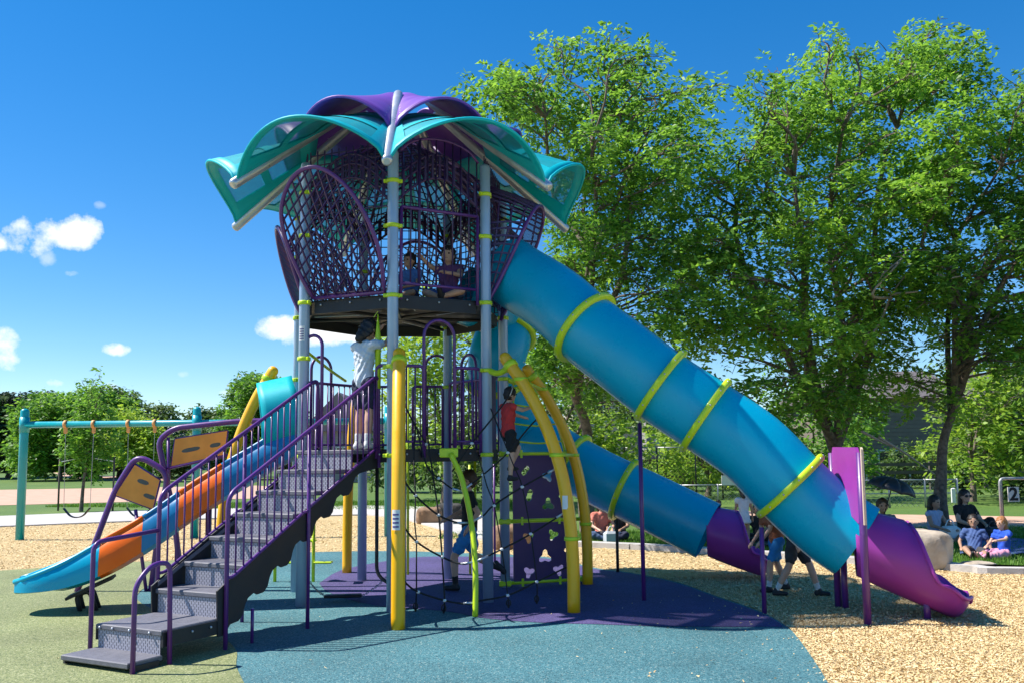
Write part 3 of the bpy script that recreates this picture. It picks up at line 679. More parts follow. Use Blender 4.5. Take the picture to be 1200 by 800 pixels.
# stringers carry the stairs: the scalloped black side plates
treads = [(-.03,.28,.08,.0),(.28,.90,.27,.08)]+[(.90+.305*i-.02, .90+.305*(i+1), .475+.204*i, (.27 if i == 0 else .475+.204*(i-1))) for i in range(6)]+[(2.70,3.10,1.695,1.495)]
line = lambda t: .56+.53*(t-.9)
str_ = MB()
for off in (-.012, SW+.012):
    top = [(t, line(t)) for t in (.84,1.5,2.2,3.12)]; top[0] = (.84,.50)
    bot = [(3.12,1.50)]
    for i in range(6, 0, -1):
        tc = .90+.305*i; zc = .475+.204*i; bot += [(tc+.07,zc-.25),(tc+.0,zc-.285),(tc-.035,zc-.34),(tc-.06,zc-.42),(tc-.11,zc-.465),(tc-.19,zc-.475)]
    bot += [(1.02,.22),(.92,.12),(.86,.12)]
    po = [(x,y) for x,y in (top+bot)]; str_.prism(po, (sp(0,off,0), SD, (0,0,1)), .014)
for off in (0.0, SW):
    sbox(str_, -.0, .26, off-.012, off+.012, .0, .05)
    sbox(str_, .29, .90, off-.012, off+.012, .14, .255)
stair = obj('staircase', str_, M_black, PS)
for t0, t1, z, zp in treads:
    obj('tread', step_mesh(t0, t1+.02, z), M_tread, stair)
    if zp > 0: slotted(t0+.012, zp+.0, z-.045, stair)
# slotted skirt seen between rail and scallops
sk = MB()
for off in (.004, SW-.004):
    sk.prism([(.9,.49),(3.1,1.66),(3.1,1.70),(.9,.53)], (sp(0,off,0), SD, (0,0,1)), .004)
obj('skirt', sk, M_tread, stair)
bt = MB()
for t, z in ((.36,.215),(.58,.215),(.78,.215)): bt.ball(sp(t,-.02,z), .012, n=6, m=4)
for o_ in (.12,.35,.55,.70): bt.ball(sp(.27,o_,.245), .012, n=6, m=4)
obj('bolt', bt, M_galv, stair)
for off in (-.035, SW+.035):
    hr = MB()
    hl = lambda t: 1.30+.5556*(t-.93); ll = lambda t: .60+.525*(t-.96)
    hr.tube(rbend([sp(.93,off,0), sp(.93,off,1.30), sp(3.10,off,hl(3.10)), sp(3.12,off,1.5)], .11, 6), .0195, 10)
    hr.tube(rbend([sp(.93,off,.60),sp(1.0,off,.60), sp(1.9,off,ll(1.9)), sp(2.0,off,ll(1.9)+.02)], .03), .015, 8)
    hr.tube([sp(1.98,off,0), sp(1.98,off,hl(1.98))], .019, 8)
    hr.tube([sp(1.98,off,ll(1.98)), sp(3.12,off,ll(3.12))], .015, 8)
    h = obj('handrail', hr, M_purple, stair)
    ts = [1.03+.095*i for i in range(22)]
    for t in ts:
        if abs(t-1.98) < .04: continue
        b = MB(); b.tube([sp(t,off,ll(t)), sp(t,off,hl(t))], .0085, 6); obj('baluster', b, M_purple, stair)
# low entry rails
hr = MB(); hr.tube(rbend([sp(-.01,-.035,0), sp(-.01,-.035,.66), sp(.14,-.035,.80), sp(.32,-.035,.80), sp(.34,-.035,.0)], .09), .0195, 10); obj('entry_rail', hr, M_purple, stair)
hr = MB(); hr.tube(rbend([sp(.26,SW+.035,0), sp(.26,SW+.035,.93), sp(.93,SW+.035,.98)], .09), .0195, 10); obj('entry_rail', hr, M_purple, stair)
mb = MB(); mb.tube([sp(1.25,-.03,.0), sp(1.25,-.03,.3)], .015, 8); obj('prop', mb, M_purple, stair)
# ---- open slide on side 5 (to the left)
OM = Vector((-2.5,10.56,0)); OD = Vector((-.959,-.284,0)).normalized(); ON = Vector((.284,-.959,0)).normalized()
def osp(s, w, z): p = OM+OD*s+ON*w; p.z = z; return p
prof = [(0.0,1.72),(.25,1.60),(.5,1.44),(.8,1.26),(1.2,1.0),(1.5,.78),(1.8,.585),(2.1,.43),(2.4,.335),(2.65,.30),(2.9,.285)]
ps = [Vector((a,0,b)) for a,b in prof]; pc = cr(ps, 5); PSV = np.array([(p.x,p.z) for p in pc])
zprof = lambda s: float(np.interp(s, PSV[:,0], PSV[:,1]))
def oslide(s0, s1, name, m, par):
    def rimh(s): return .31 if s < 2.0 else .31-.26*min(1,(s-2.0)/.9)**1.1
    def endz(s): return 1.0 if s < 2.45 else math.sqrt(max(.02, 1-((s-2.45)/.47)**2))
    def f(u, v):
        s = s0+(s1-s0)*v; z = zprof(s); h = rimh(s); W_ = .30*(endz(s)*.65+.35)
        pts = [(-W_-.04,-.045+.0),(-W_-.05,h*.5),(-W_-.02,h),(-W_+.025,h+.012),(-W_+.035,h*.6),(-W_+.07,.05),(-W_*.5,.0),(0,-.01),(W_*.5,.0),(W_-.07,.05),(W_-.035,h*.6),(W_-.025,h+.012),(W_+.02,h),(W_+.10*min(1,h/.3),h*.45),(W_+.11*min(1,h/.3),-.045)]
        i = u*(len(pts)-1); a = int(min(i, len(pts)-2)); t = i-a; x = pts[a][0]*(1-t)+pts[a+1][0]*t; y = pts[a][1]*(1-t)+pts[a+1][1]*t
        return osp(s, x, z+y)
    mb = MB(); mb.grid(f, 28, max(4, int((s1-s0)*14)), .0)
    def fb(u, v):
        s = s0+(s1-s0)*v; W_ = .30*(endz(s)*.65+.35)+.015; x = -W_+2*W_*u; return osp(s, x, zprof(s)-.045-.06*math.sin(math.pi*u)*(1 if s < 2.5 else 0.6))
    mb.grid(fb, 8, max(4, int((s1-s0)*14)))
    for sg in (-1,1):
        rp = []
        for i in range(9):
            s = s0+(s1-s0)*i/8; W_ = .30*(endz(s)*.65+.35); rp.append(osp(s, sg*(W_+.0), zprof(s)+rimh(s)+.012))
        mb.tube(rp, .028, 8)
    # end walls
    for v in (0,1):
        for i in range(8):
            pass
    return obj(name, mb, m, par)
osl = MB(); osl.tube(rbend([osp(2.28,-.1,-.02), osp(2.33,-.1,.17), osp(2.2,-.1,.22), osp(2.12,-.1,-.02)], .08), .025, 8); osl.tube(rbend([osp(2.28,.1,-.02), osp(2.33,.1,.17), osp(2.2,.1,.22), osp(2.12,.1,-.02)], .08), .025, 8)
osl.box(osp(2.2,0,.24), (.5,.3,.03), Matrix.Rotation(math.atan2(OD.y,OD.x),3,'Z') @ Matrix.Rotation(.42,3,'Y'))
SLD = obj('open_slide', osl, M_black, PS, label='open slide in teal, orange and blue sections')
for a, b, nm, m in ((0.02,.86,'slide_section',M_blue_pl),(.86,1.30,'slide_section',M_orange_pl),(1.30,1.66,'slide_section',M_blue_pl),(1.66,2.08,'slide_section',M_orange_pl),(2.08,2.92,'slide_section',M_teal_pl)): oslide(a+.001, b-.001, nm, m, SLD)
mb = MB()
def hoodf(u, v):
    a = math.pi*u; zt = 2.56-.10*v; w = .36*(1-.12*v); s = .02+.40*v+.08*math.sin(a)
    return osp(s, -w*math.cos(a)*(1.0), 1.72+.18*(1-v)+(zt-1.72-.18*(1-v))*math.sin(a)**.55*(1-.06*math.cos(3*a)))
mb.grid(hoodf, 22, 6, .02); obj('slide_hood', mb, M_teal_roof, SLD)
mb = MB(); mb.tube([osp(1.0,-.1,0), osp(1.0,-.1,1.05)], .03, 8); mb.tube([osp(1.0,.1,0), osp(1.0,.1,1.05)], .03, 8); obj('support_leg', mb, M_purple, SLD)
# ---- hoops with orange boards behind the slide
def hoop(pts, brd, base, holes, legs):
    mb = MB(); mb.tube(rbend(pts, .16, 6), .037, 10); h = obj('climbing_hoop', mb, M_purple, PS)
    a, b, c, d = [Vector(q) for q in brd]; n = (b-a).cross(d-a).normalized()*.012
    m2 = MB(); cn = (a+b+c+d)/4; m2.add([p-n for p in (a,b,c,d)]+[p+n for p in (a,b,c,d)], [(3,2,1,0),(4,5,6,7),(0,1,5,4),(1,2,6,5),(2,3,7,6),(3,0,4,7)]); bo = obj('orange_board', m2, M_orange_bd, h)
    fr = MB()
    for p, q in ((a,b),(b,c),(c,d),(d,a)): fr.tube([p,q], .014, 6)
    obj('board_frame', fr, M_purple, h)
    for hu, hv, hw in holes:
        cc = a+(b-a)*hu+(d-a)*hv; U = (b-a).normalized(); Vv = (d-a).normalized(); o2 = MB()
        ol = [(hw*math.copysign(abs(math.cos(t))**.6, math.cos(t)), .028*math.sin(t)) for t in [2*math.pi*i/14 for i in range(14)]]
        o2.prism(ol, (cc, U, Vv), .03); obj('hand_hole', o2, mat('hole_liner', (.10,.12,.10), .6), h)
    l2 = MB()
    for p, q in legs: l2.tube([p, q], .022, 8)
    obj('brace', l2, M_purple, h)
Y1 = 11.3
hoop([(-5.42,Y1,-.02),(-5.2,Y1,.62),(-4.98,Y1,1.25),(-4.72,Y1,1.68),(-4.32,Y1,1.45),(-4.40,Y1,.95),(-4.50,Y1,.0)],
     [(-4.98,Y1,1.18),(-4.50,Y1,1.0),(-4.42,Y1,1.36),(-4.74,Y1,1.56)], None, [(.42,.62,.075),(.75,.30,.075)], [((-4.72,Y1,1.0),(-4.55,Y1-.02,.0)),((-4.55,Y1,.98),(-4.5,Y1,.5))])
Y2 = 11.6
hoop([(-4.22,Y2,-.02),(-4.36,Y2,.95),(-4.58,Y2,1.86),(-4.38,Y2,2.02),(-3.55,Y2,2.10),(-3.0,Y2,2.1),(-2.9,Y2,1.6)],
     [(-4.40,Y2,1.52),(-3.72,Y2,1.64),(-3.68,Y2,1.98),(-4.36,Y2,1.88)], None, [(.34,.5,.12),(.8,.5,.07)], [((-4.46,Y2,1.5),(-3.6,Y2,1.68)),((-4.42,Y2,1.0),(-4.45,Y2,1.9))])
# ---- tubes
def tube_shell(path, r, m, par, name='tube_section', n=28):
    mb = MB(); mb.tube(path, r, n, caps=False); inner = MB(); mb.tube(path, r-.012, n, caps=False)
    return obj(name, mb, m, par)
TO = Vector((-.2,10.71,0)); TL = math.hypot(3.55,1.66); TD = Vector((3.55/TL,-1.66/TL,0)); TN = Vector((-TD.y, TD.x, 0))
def tp(s, z, w=0): p = TO+TD*s+TN*w; p.z = z; return p
tq = [at(594,315,10.66), at(612,328,10.52), at(650,352,10.22), at(686,384,9.96), at(731,418,9.80), at(774,451,9.72), at(827,486,9.62), at(882,524,9.50), at(926,569,9.40), at(972,611,9.30), at(1004,633,9.22)]
tpath = cr(tq, 6)
big = MB()   # carrying brackets + post under first collar
def nearest(path, px): return min(range(len(path)), key=lambda i: (path[i]-px).length)
cuts = [0] + [nearest(tpath, tq[q]) for q in (3,5,6,8)] + [len(tpath)-1]
# the slide body is its topmost section; the others hang under it
def make_tube(name, path, cuts, r, label):
    root = None
    for a, b in zip(cuts[:-1], cuts[1:]):
        mb = MB(); mb.tube(path[a:b+1], r, 32, caps=False); mb.tube(path[a:b+1], r-.012, 32, caps=False)
        # moulded lip seam along the lower side
        if root is None: root = obj(name, mb, M_teal_pl, PS, label=label)
        else: obj('tube_section', mb, M_teal_pl, root)
    sm = MB(); low = []
    for i, p in enumerate(path):
        t = (path[min(i+1,len(path)-1)]-path[max(i-1,0)]).normalized(); dn = (Vector((0,0,-1))+t*t.z).normalized(); low.append(p+dn*(r+.004))
    sm.tube(low, .009, 6); obj('seam', sm, M_trim, root)
    for c in cuts[1:-1]:
        t = (path[c+1]-path[c-1]).normalized(); u = t.cross(Vector((0,0,1))).normalized(); w = u.cross(t); cb = MB()
        nn = 40; vs = []; prof_ = [(-.036,0),(-.036,.045),(-.022,.062),(.022,.062),(.036,.045),(.036,0)]
        for i in range(nn):
            a = 2*math.pi*i/nn; d = u*math.cos(a)+w*math.sin(a)
            for x, y in prof_: vs.append(path[c]+t*x+d*(r+.002+y))
        m6 = len(prof_); fs = [(i*m6+j, i*m6+j+1, ((i+1)%nn)*m6+j+1, ((i+1)%nn)*m6+j) for i in range(nn) for j in range(m6-1)]
        cb.add(vs, fs, True); cl_ = obj('collar', cb, M_lime, root)
        bb = MB()
        for i in range(14):
            a = 2*math.pi*(i+.5)/14; bb.ball(path[c]+(u*math.cos(a)+w*math.sin(a))*(r+.062), .011, n=6, m=4)
        obj('flange_bolts', bb, M_galv, root, kind='stuff')
    return root
big = make_tube('tube_slide', tpath, cuts, .40, 'long straight teal tube slide with lime collars running to the right')
def slide_exit(end, d, L, par, zend=.22, r=.41):
    """purple scoop: starts as a full ring, opens on top, and ends as a shallow tray."""
    d = Vector((d.x,d.y,0)).normalized(); n = Vector((-d.y,d.x,0)); nu, nv = 30, 26; mb = MB()
    def f(u, v):
        s = L*v; zc = end.z+(zend+r*.80-end.z)*min(1,v*1.12)**.95 if True else 0
        # how far the wall wraps: full circle -> low tray
        sm_ = min(1,max(0,(v-.42)/.30)); wrap = math.pi*(1-.57*sm_*sm_*(3-2*sm_)-.20*(max(0,v-.80)/.20)**1.6)
        wid = r*(1+.06*math.sin(math.pi*v)); a = -wrap+2*wrap*u
        rib = 1+.018*math.sin(a*11)*(v > .0)*(1-v)
        x = math.sin(a)*wid*rib; z = -math.cos(a)*r*rib
        flare = .02*max(0,(abs(2*u-1)-.86)/.14)*v; x += math.copysign(flare, x) if v > .6 else 0
        s2 = s+(-.20+.42*(1-math.cos(a))/2)*(1-v)**1.5; z *= 1-.15*(1-v)**2   # mouth slants back towards the top
        tail = max(0, v-.82)/.18;  z = z*(1-.35*tail**2)-.0; x *= math.sqrt(max(0.05,1-.72*tail**2))
        p = end+d*(s-.02)+n*x; p.z = zc+z+.03*tail; return p
    mb.grid(f, nu, nv, .018); e = obj('slide_exit', mb, M_purp_pl, par, label='purple scoop at the foot of the tube'); 
    rm = MB(); rm.tube([f(0,j/nv) for j in range(13,nv+1)]+[f(i/nu,1) for i in range(1,nu)]+[f(1,j/nv) for j in range(nv,12,-1)], .02, 8); obj('rim', rm, M_purp_pl, par)
    return e
ex1 = slide_exit(tpath[-1], Vector((1,-.34,0)), 1.02, big, .06)
for (px,py),zt in (((754.6,703),1.97),((896,718),.86)):
    g = G(px,py); mb = MB(); mb.tube([g-Vector((0,0,.02)), (g.x,g.y,zt)], .024, 10); obj('support_post', mb, M_purple, big)
for (px,py),zt in (((991,712),.55),((1087,725),.22)):
    g = G(px,py); mb = MB(); mb.tube([g-Vector((0,0,.02)), (g.x,g.y,zt)], .033, 10); obj('support_post', mb, M_purple, big)
# tall frame with the purple board astride the tube
a = G(1017,732); b = Vector((3.40,9.6,0))
for q_ in (a, b): mb = MB(); mb.tube([(q_.x,q_.y,-.02),(q_.x,q_.y,1.61)], .036, 12); obj('frame_post', mb, M_purple, big)
u = (b-a).normalized(); mb = MB(); mb.prism([(.05,.98),(.10,.93),((b-a).length-.08,1.15),((b-a).length-.05,1.6),((b-a).length-.1,1.67),(.1,1.66),(.05,1.6)], (a, u, (0,0,1)), .03); obj('board', mb, M_purp_pl, big)
mb = MB(); mb.prism([(-.045,.93),(-.01,.93),(-.01,1.66),(-.045,1.64)], (a-Vector((0,.03,0)), u, (0,0,1)), .02); obj('board_edge', mb, M_tan_edge, big)
# spiral slide behind
spts = [V(2.55,1.05,3.72), V(2.45,1.5,3.62), at(596,350,12.5), at(590,392,12.1), at(582,425,12.0), at(588,462,12.3), at(612,500,12.85), at(648,528,12.7), at(700,558,12.45), at(765,589,12.2), at(830,621,11.95)]
spath = cr(spts, 6); sc = [0]+[nearest(spath, q) for q in (at(590,392,12.1), at(582,440,12.1), at(672,541,12.6), at(735,575,12.3))]+[len(spath)-1]
spi = make_tube('spiral_slide', spath, sc, .385, 'curling teal tube slide behind the tower')
sd = (spath[-1]-spath[-3]); slide_exit(spath[-1], Vector((1,-.22,0)), .80, spi, .10, .39)
g = G(724,670); mb = MB(); mb.tube([g-Vector((0,0,.02)), (g.x,g.y,.72)], .022, 8); obj('support_post', mb, M_black, spi)
# ---- climbing wall in the radial plane of post 2
wo = V(2, 1.42); wu = (V(2.02,2.4)-wo); wl = wu.length; wu.normalize()
def holey(mb, outline, holes, frame, th):
    # triangulated plate with real openings
    from mathutils.geometry import delaunay_2d_cdt
    pts = [Vector(p) for p in outline]; edges = [(i,(i+1)%len(outline)) for i in range(len(outline))]
    for h in holes:
        o = len(pts); pts += [Vector(p) for p in h]; edges += [(o+i, o+(i+1)%len(h)) for i in range(len(h))]
    v, e, f, *_ = delaunay_2d_cdt(pts, edges, [], 0, 1e-5)
    O, U, Vv = [Vector(q) for q in frame]; Nn = U.cross(Vv).normalized()*th/2; keep = []
    for t in f:
        c = sum((v[i] for i in t), Vector((0,0)))/len(t)
        if inside(c, outline) and not any(inside(c, h) for h in holes): keep.append(tuple(t))
    V3 = [O+U*p.x+Vv*p.y for p in v]; n = len(V3); fs = keep+[tuple(n+i for i in reversed(t)) for t in keep]; cnt = {}
    for t in keep:
        for i in range(len(t)): a, b = t[i], t[(i+1)%len(t)]; cnt[(a,b)] = 1
    for (a,b) in list(cnt):
        if (b,a) not in cnt: fs.append((b,a,n+a,n+b))
    mb.add([p+Nn for p in V3]+[p-Nn for p in V3], fs)
def blob(cx, cy, kind, s=1, rot=0):
    out = []
    for i in range(18):
        a = 2*math.pi*i/18; r = s*(.062+.022*math.cos(3*a)) if kind == 0 else s*(.05+.02*math.cos(2*a))
        out.append((cx+r*math.cos(a+rot), cy+r*math.sin(a+rot)))
    return out
wallb = MB()
holey(wallb, [(0,.06),(.86,.06),(.86,.5),(.84,.78),(0,.78)], [blob(.20,.60,0,1,.6), blob(.53,.62,0,.95,2.2), blob(.42,.35,0,1.15,1.57), blob(.20,.17,0,1,.3), blob(.60,.18,0,1,2.8), blob(.74,.42,0,.8,1)], (wo, wu, (0,0,1)), .025)
wl_ = obj('climbing_wall', wallb, M_purp_board, PS, label='dark purple climbing panel with cut-out holds')
wb = MB(); holey(wb, [(0,.83),(.83,.83),(.78,1.25),(.70,1.62),(0,1.62)], [blob(.17,1.43,1,1,.9), blob(.47,1.36,0,1.05,1.0), blob(.22,1.12,1,1.1,1.3), blob(.47,1.00,0,1.1,1.57), blob(.67,1.10,1,.8,0)], (wo, wu, (0,0,1)), .025); obj('upper_board', wb, M_purp_board, wl_)
for z in (.05,.805,1.64):
    mb = MB(); A = V(2,RR,z); B = wo+wu*(.97 if z < 1 else .72); B.z = z; mb.tube([A, B], .024, 8); mb.box((A.x,A.y,z), (.15,.13,.07), None, .015); mb.box((B.x,B.y,z), (.15,.13,.06), None, .015)
    q = wo+wu*.12; mb.box((q.x,q.y,z), (.03,.06,.10)); q = wo+wu*.62; mb.box((q.x,q.y,z), (.03,.06,.10)); obj('cross_bar', mb, M_lime, wl_)
# lime ladder above it, bowed with the arches
ld = [(.02,1.64),(.02,2.0),(.02,2.62)]; rd = [(.74,1.55),(.62,1.98),(.40,2.42),(.22,2.66)]
lp = cr([wo+wu*x+Vector((0,0,z)) for x,z in ld],4); rp = cr([wo+wu*x+Vector((0,0,z)) for x,z in rd],4)
mb = MB(); mb.tube(lp, .014, 8); mb.tube(rp, .017, 8); lad = obj('ladder', mb, M_lime, PS)
for z in (1.80,2.02,2.26,2.48):
    a = min(lp, key=lambda p: abs(p.z-z)); b = min(rp, key=lambda p: abs(p.z-z)); m_ = MB(); m_.tube(cr([Vector((a.x,a.y,z)), (a+b)/2*1+Vector((0,-.04,z-(a.z+b.z)/2-.03)), Vector((b.x,b.y,z))],4), .012, 8); obj('rung', m_, M_lime, lad)
# bars tying arch 1 to arch 2
for z in (.80,1.62,2.45):
    a = min(arch[1], key=lambda p: abs(p.z-z)); b = min(arch[2], key=lambda p: abs(p.z-z))
    if z > 1: mb = MB(); mb.tube([a, b], .022, 8); obj('tie_bar', mb, M_lime, PS)
    for q in (a,b): mb = MB(); mb.tube([q-Vector((0,0,.02)), q+Vector((0,0,.02))], .080, 12); obj('clamp', mb, M_lime, PS)
# ---- lime climbing stem at the front
st = [at(528,531,9.72), at(541,560,9.66), at(552,610,9.52), at(557,665,9.34), at(557,722,9.25)]
stp = cr(st, 6); mb = MB(); mb.tube(stp, [.03-.008*math.sin(math.pi*i/(len(stp)-1))*0+.0*i for i in range(len(stp))], 8, flat=1.0)
top = at(526,530,9.74); mb.box(top, (.20,.03,.10), None, .01); stem = obj('climbing_stem', mb, M_lime, PS)
# ---- rope net
def rp_(pts, r=.012): mb = MB(); mb.tube(cr([at(*p) for p in pts], 5), r, 6); return mb
ropes = [
 [(461,540,9.0),(470,557,9.1),(487,580,9.3),(514,603,9.45),(540,613,9.53),(549,612,9.53)],
 [(551,612,9.53),(566,604,9.5),(578,592,9.5),(612,570,9.6),(652,548,9.6)],
 [(462,600,8.8),(470,612,8.95),(488,634,9.2),(518,652,9.38),(540,660,9.36),(556,658,9.35)],
 [(558,657,9.35),(588,643,9.42),(622,625,9.5),(662,600,9.5)],
 [(461,665,8.75),(475,682,8.9),(490,693,9.15),(521,703,9.3),(545,707,9.28),(557,706,9.28)],
 [(558,704,9.28),(595,697,9.35),(629,681,9.42),(664,664,9.45)],
 [(489,505,9.68),(500,545,9.6),(514,560,9.6),(530,572,9.62),(541,575,9.63)],
 [(543,574,9.63),(566,556,9.62),(595,530,9.62),(620,500,9.7),(634,486,9.8)],
 [(462,438,9.35),(470,462,9.45),(482,490,9.6),(500,520,9.7)],
 [(530,552,9.7),(553,519,9.68),(575,492,9.66),(592,470,9.7),(601,452,9.8)],
 [(487,496,9.7),(485,540,9.5),(487,580,9.3),(486,610,9.25),(488,634,9.2),(488,665,9.17),(488,693,9.15),(487,715,9.4)],
 [(500,500,9.7),(505,540,9.6),(514,603,9.45),(518,652,9.38),(521,703,9.3),(520,716,9.42)],
 [(548,507,9.7),(562,540,9.65),(571,570,9.55),(579,592,9.5),(588,643,9.42),(595,697,9.35),(596,711,9.4)],
 [(575,478,9.7),(590,515,9.66),(602,545,9.6),(612,570,9.58),(622,625,9.5),(629,681,9.42),(629,706,9.45)]]
net = obj('rope_net', rp_(ropes[0], .010), M_rope, PS, label='black rope climbing net strung between the arches')
for r_ in ropes[1:]: obj('rope', rp_(r_, .0098 if len(r_) < 7 else .0075), M_rope, net)
knots = [(487,580,9.3),(514,603,9.45),(488,634,9.2),(518,652,9.38),(490,693,9.15),(521,703,9.3),(579,592,9.5),(612,570,9.58),(588,643,9.42),(622,625,9.5),(595,697,9.35),(629,681,9.42),(566,556,9.62),(595,530,9.62),(500,520,9.68),(514,560,9.6),(485,509,9.68),(553,519,9.68)]
for i, q in enumerate(knots):
    mb = MB(); p = at(*q); mb.ball(p, .021, (1,1,.8), 8, 6)
    if i == 0: K0 = obj('knot_cap', mb, M_white, net)
    else: k_ = K0.copy(); COL.objects.link(k_); k_.parent = net; k_.location = p-at(*knots[0])
for q0, q1 in (((461,540,9.0),(469,555,9.1)),((462,600,8.8),(470,612,8.95)),((461,665,8.75),(473,680,8.88)),((531,612,9.52),(549,612,9.53)),((551,612,9.53),(566,604,9.5)),((540,660,9.36),(556,658,9.35)),((558,657,9.35),(572,651,9.38)),((543,706,9.28),(556,706,9.28)),((530,572,9.62),(541,575,9.63)),((543,574,9.63),(553,566,9.62)),((652,548,9.6),(642,554,9.6)),((601,452,9.8),(597,463,9.75)),((634,486,9.8),(628,493,9.75)),((662,600,9.5),(652,606,9.5))):
    mb = MB(); mb.tube([at(*q0), at(*q1)], .0125, 8); obj('rope_sleeve', mb, M_galv, net)
for px, py, d in ((487,716,9.4),(520,718,9.42),(596,712,9.4),(629,707,9.45)):
    g = G(px,py); mb = MB(); mb.tube([(g.x+.022*math.cos(a),g.y,.055+.035*math.sin(a)) for a in [2*math.pi*i/10 for i in range(10)]], .009, 5, closed=True); mb.tube([g-Vector((0,0,.02)), g+Vector((0,0,.03))], .012, 6); obj('anchor', mb, M_black, net)
# ---- leafy lime stepper stems under the stairs, thin lime and purple poles
def stem_steps(px, py, h):
    g = G(px,py); mb = MB(); mb.tube([g-Vector((0,0,.02)), g+Vector((0,0,h))], .022, 8); s = obj('stepper_stem', mb, M_lime, PS)
    for i, z in enumerate([.25+.28*j for j in range(int((h-.2)/.28)+1)]):
        m2 = MB(); a = i*2.4; m2.box(g+Vector((.13*math.cos(a),.13*math.sin(a),z)), (.24,.12,.03), Matrix.Rotation(a,3,'Z'), .012); obj('foot_pad', m2, M_lime, s)
stem_steps(322,681,.62); stem_steps(367,681,.9)
for px, py, h, m in ((478,673,2.9,M_lime),(557.5,688,1.6,M_lime),(580,664,1.5,M_purple),(551,672,1.5,M_lime)):
    g = G(px,py); mb = MB(); mb.tube([g-Vector((0,0,.02)), g+Vector((0,0,h))], .018, 8); obj('pole', mb, m, PS)
mb = MB(); mb.tube([at(438,372,9.75)-Vector((0,0,0)), at(443,365,9.72)], .004, 4); mb.tube([at(443,368,9.7), at(443,398,9.7), at(443,455,9.7)], [.004,.035,.03], 8); obj('leaf_pole', mb, M_lime, PS)
mb = MB(); mb.tube(cr([at(361,413,10.3), at(385,432,10.9), at(405,446,11.5)],4), .018, 6); obj('pole', mb, M_lime, PS)
mb = MB(); mb.tube(rbend([sp(3.2,.05,1.6), sp(3.2,.05,.35), sp(3.25,-.2,.2)], .1), .02, 8); obj('hand_rail', mb, M_black, PS)
# ---- low swinging step on chains between the posts
A, B = V(6,RR,.42), Vector((-1.33,10.73,.42)); a_ = at(380,697,10.3); b_ = at(424,698,10.35)
mb = MB(); mb.box((a_+b_)/2, ((b_-a_).length,.12,.035), Matrix.Rotation(math.atan2((b_-a_).y,(b_-a_).x),3,'Z'), .012); sw = obj('balance_step', mb, M_black, PS)
for p, q in ((A,a_),(B,b_)):
    mb = MB(); n = int((p-q).length/.035)
    for i in range(n):
        c = p+(q-p)*(i+.5)/n; c.z -= .05*math.sin(math.pi*(i+.5)/n); d = (q-p).normalized(); s_ = Vector((0,0,1)) if i % 2 else Vector((0,1,0))
        mb.tube([c+d*.022*math.cos(t)+s_*.012*math.sin(t) for t in [2*math.pi*j/8 for j in range(8)]], .0045, 4, closed=True)
    obj('chain', mb, M_chain, sw)
# ================================================================== SWING SET
L0 = G(23,632); R0 = Vector((-6.62,18.8,0))
SW_ = thing('swing_set', 'teal steel swing set with four orange hangers at the left edge of the wood chips', 'swing set', (L0.x, L0.y, 0))
for p in (L0, R0, Vector((-2.6,18.8,0))):
    mb = MB(); mb.tube([(p.x,p.y,-.02),(p.x,p.y,2.66),(p.x,p.y,2.70),(p.x,p.y,2.72)], [.085,.085,.07,.03], 16); po = obj('post', mb, M_swing, SW_)
    mb = MB(); mb.tube([(p.x,p.y,2.22),(p.x,p.y,2.54)], .098, 16); obj('collar', mb, M_swing, po)
mb = MB(); mb.tube([(L0.x,18.8,2.38),(-2.6,18.8,2.38)], .068, 14); obj('beam', mb, M_swing, SW_)
hang = [at(px,500,18.8).x for px in (77,110,150.5,181.5,295,330)]
for i, x in enumerate(hang):
    mb = MB(); mb.tube([(x-.03,18.8,2.38),(x+.03,18.8,2.38)], .088, 14); mb.box((x,18.8,2.25), (.06,.05,.12), None, .015); obj('hanger', mb, mat('hanger_orange', (.75,.36,.12), .5), SW_)
for i in range(0, 6, 2):
    x0, x1 = hang[i], hang[i+1]; zs = .52; mid = (x0+x1)/2
    for x in (x0, x1):
        mb = MB(); xx = mid+(x-mid)*.92; mb.tube([(x,18.8,2.2),(xx,18.8,zs+.12)], .006, 4); obj('chain', mb, M_chain, SW_)
    mb = MB(); a, b = mid+(x0-mid)*.92, mid+(x1-mid)*.92
    mb.tube(cr([(a,18.8,zs+.12),(a+(b-a)*.25,18.8,zs-.03),(a+(b-a)*.5,18.8,zs-.07),(a+(b-a)*.75,18.8,zs-.03),(b,18.8,zs+.12)],4), .012, 6, flat=5); obj('seat', mb, M_black, SW_)
# ================================================================== BOULDERS
def rock(name, c, size, m, label, seed, sub=14):
    r = random.Random(seed); mb = MB(); ph = [r.uniform(0,6) for _ in range(9)]
    def f(u, v):
        a = 2*math.pi*u; p = math.pi*(v-.5); sx = math.copysign(abs(math.cos(a))**.45, math.cos(a)); sy = math.copysign(abs(math.sin(a))**.45, math.sin(a)); cz = abs(math.cos(p))**.38; sz = math.copysign(abs(math.sin(p))**.5, math.sin(p))
        n = 1+.045*math.sin(3*a+ph[0]+2*p)+.035*math.sin(7*a+ph[1]+5*p)+.025*math.sin(13*a+9*p+ph[2])
        return (size[0]/2*sx*cz*n, size[1]/2*sy*cz*n, size[2]/2*sz*(1+.03*math.sin(4*a+ph[3]))+size[2]/2-.04)
    mb.grid(f, 40, 20); me = mb.mesh(name); me.materials.append(m); o = bpy.data.objects.new(name, me); COL.objects.link(o); o.location = c; o.rotation_euler.z = r.uniform(-.15,.15); tag(o, label, 'boulder'); return o
g = (G(1045,668)+G(1124,668))/2
rock('boulder', (g.x, g.y+.38, 0), (.93,.75,.56), M_stone, 'large flat-topped tan boulder at the lawn edge behind the purple slide exit', 3)
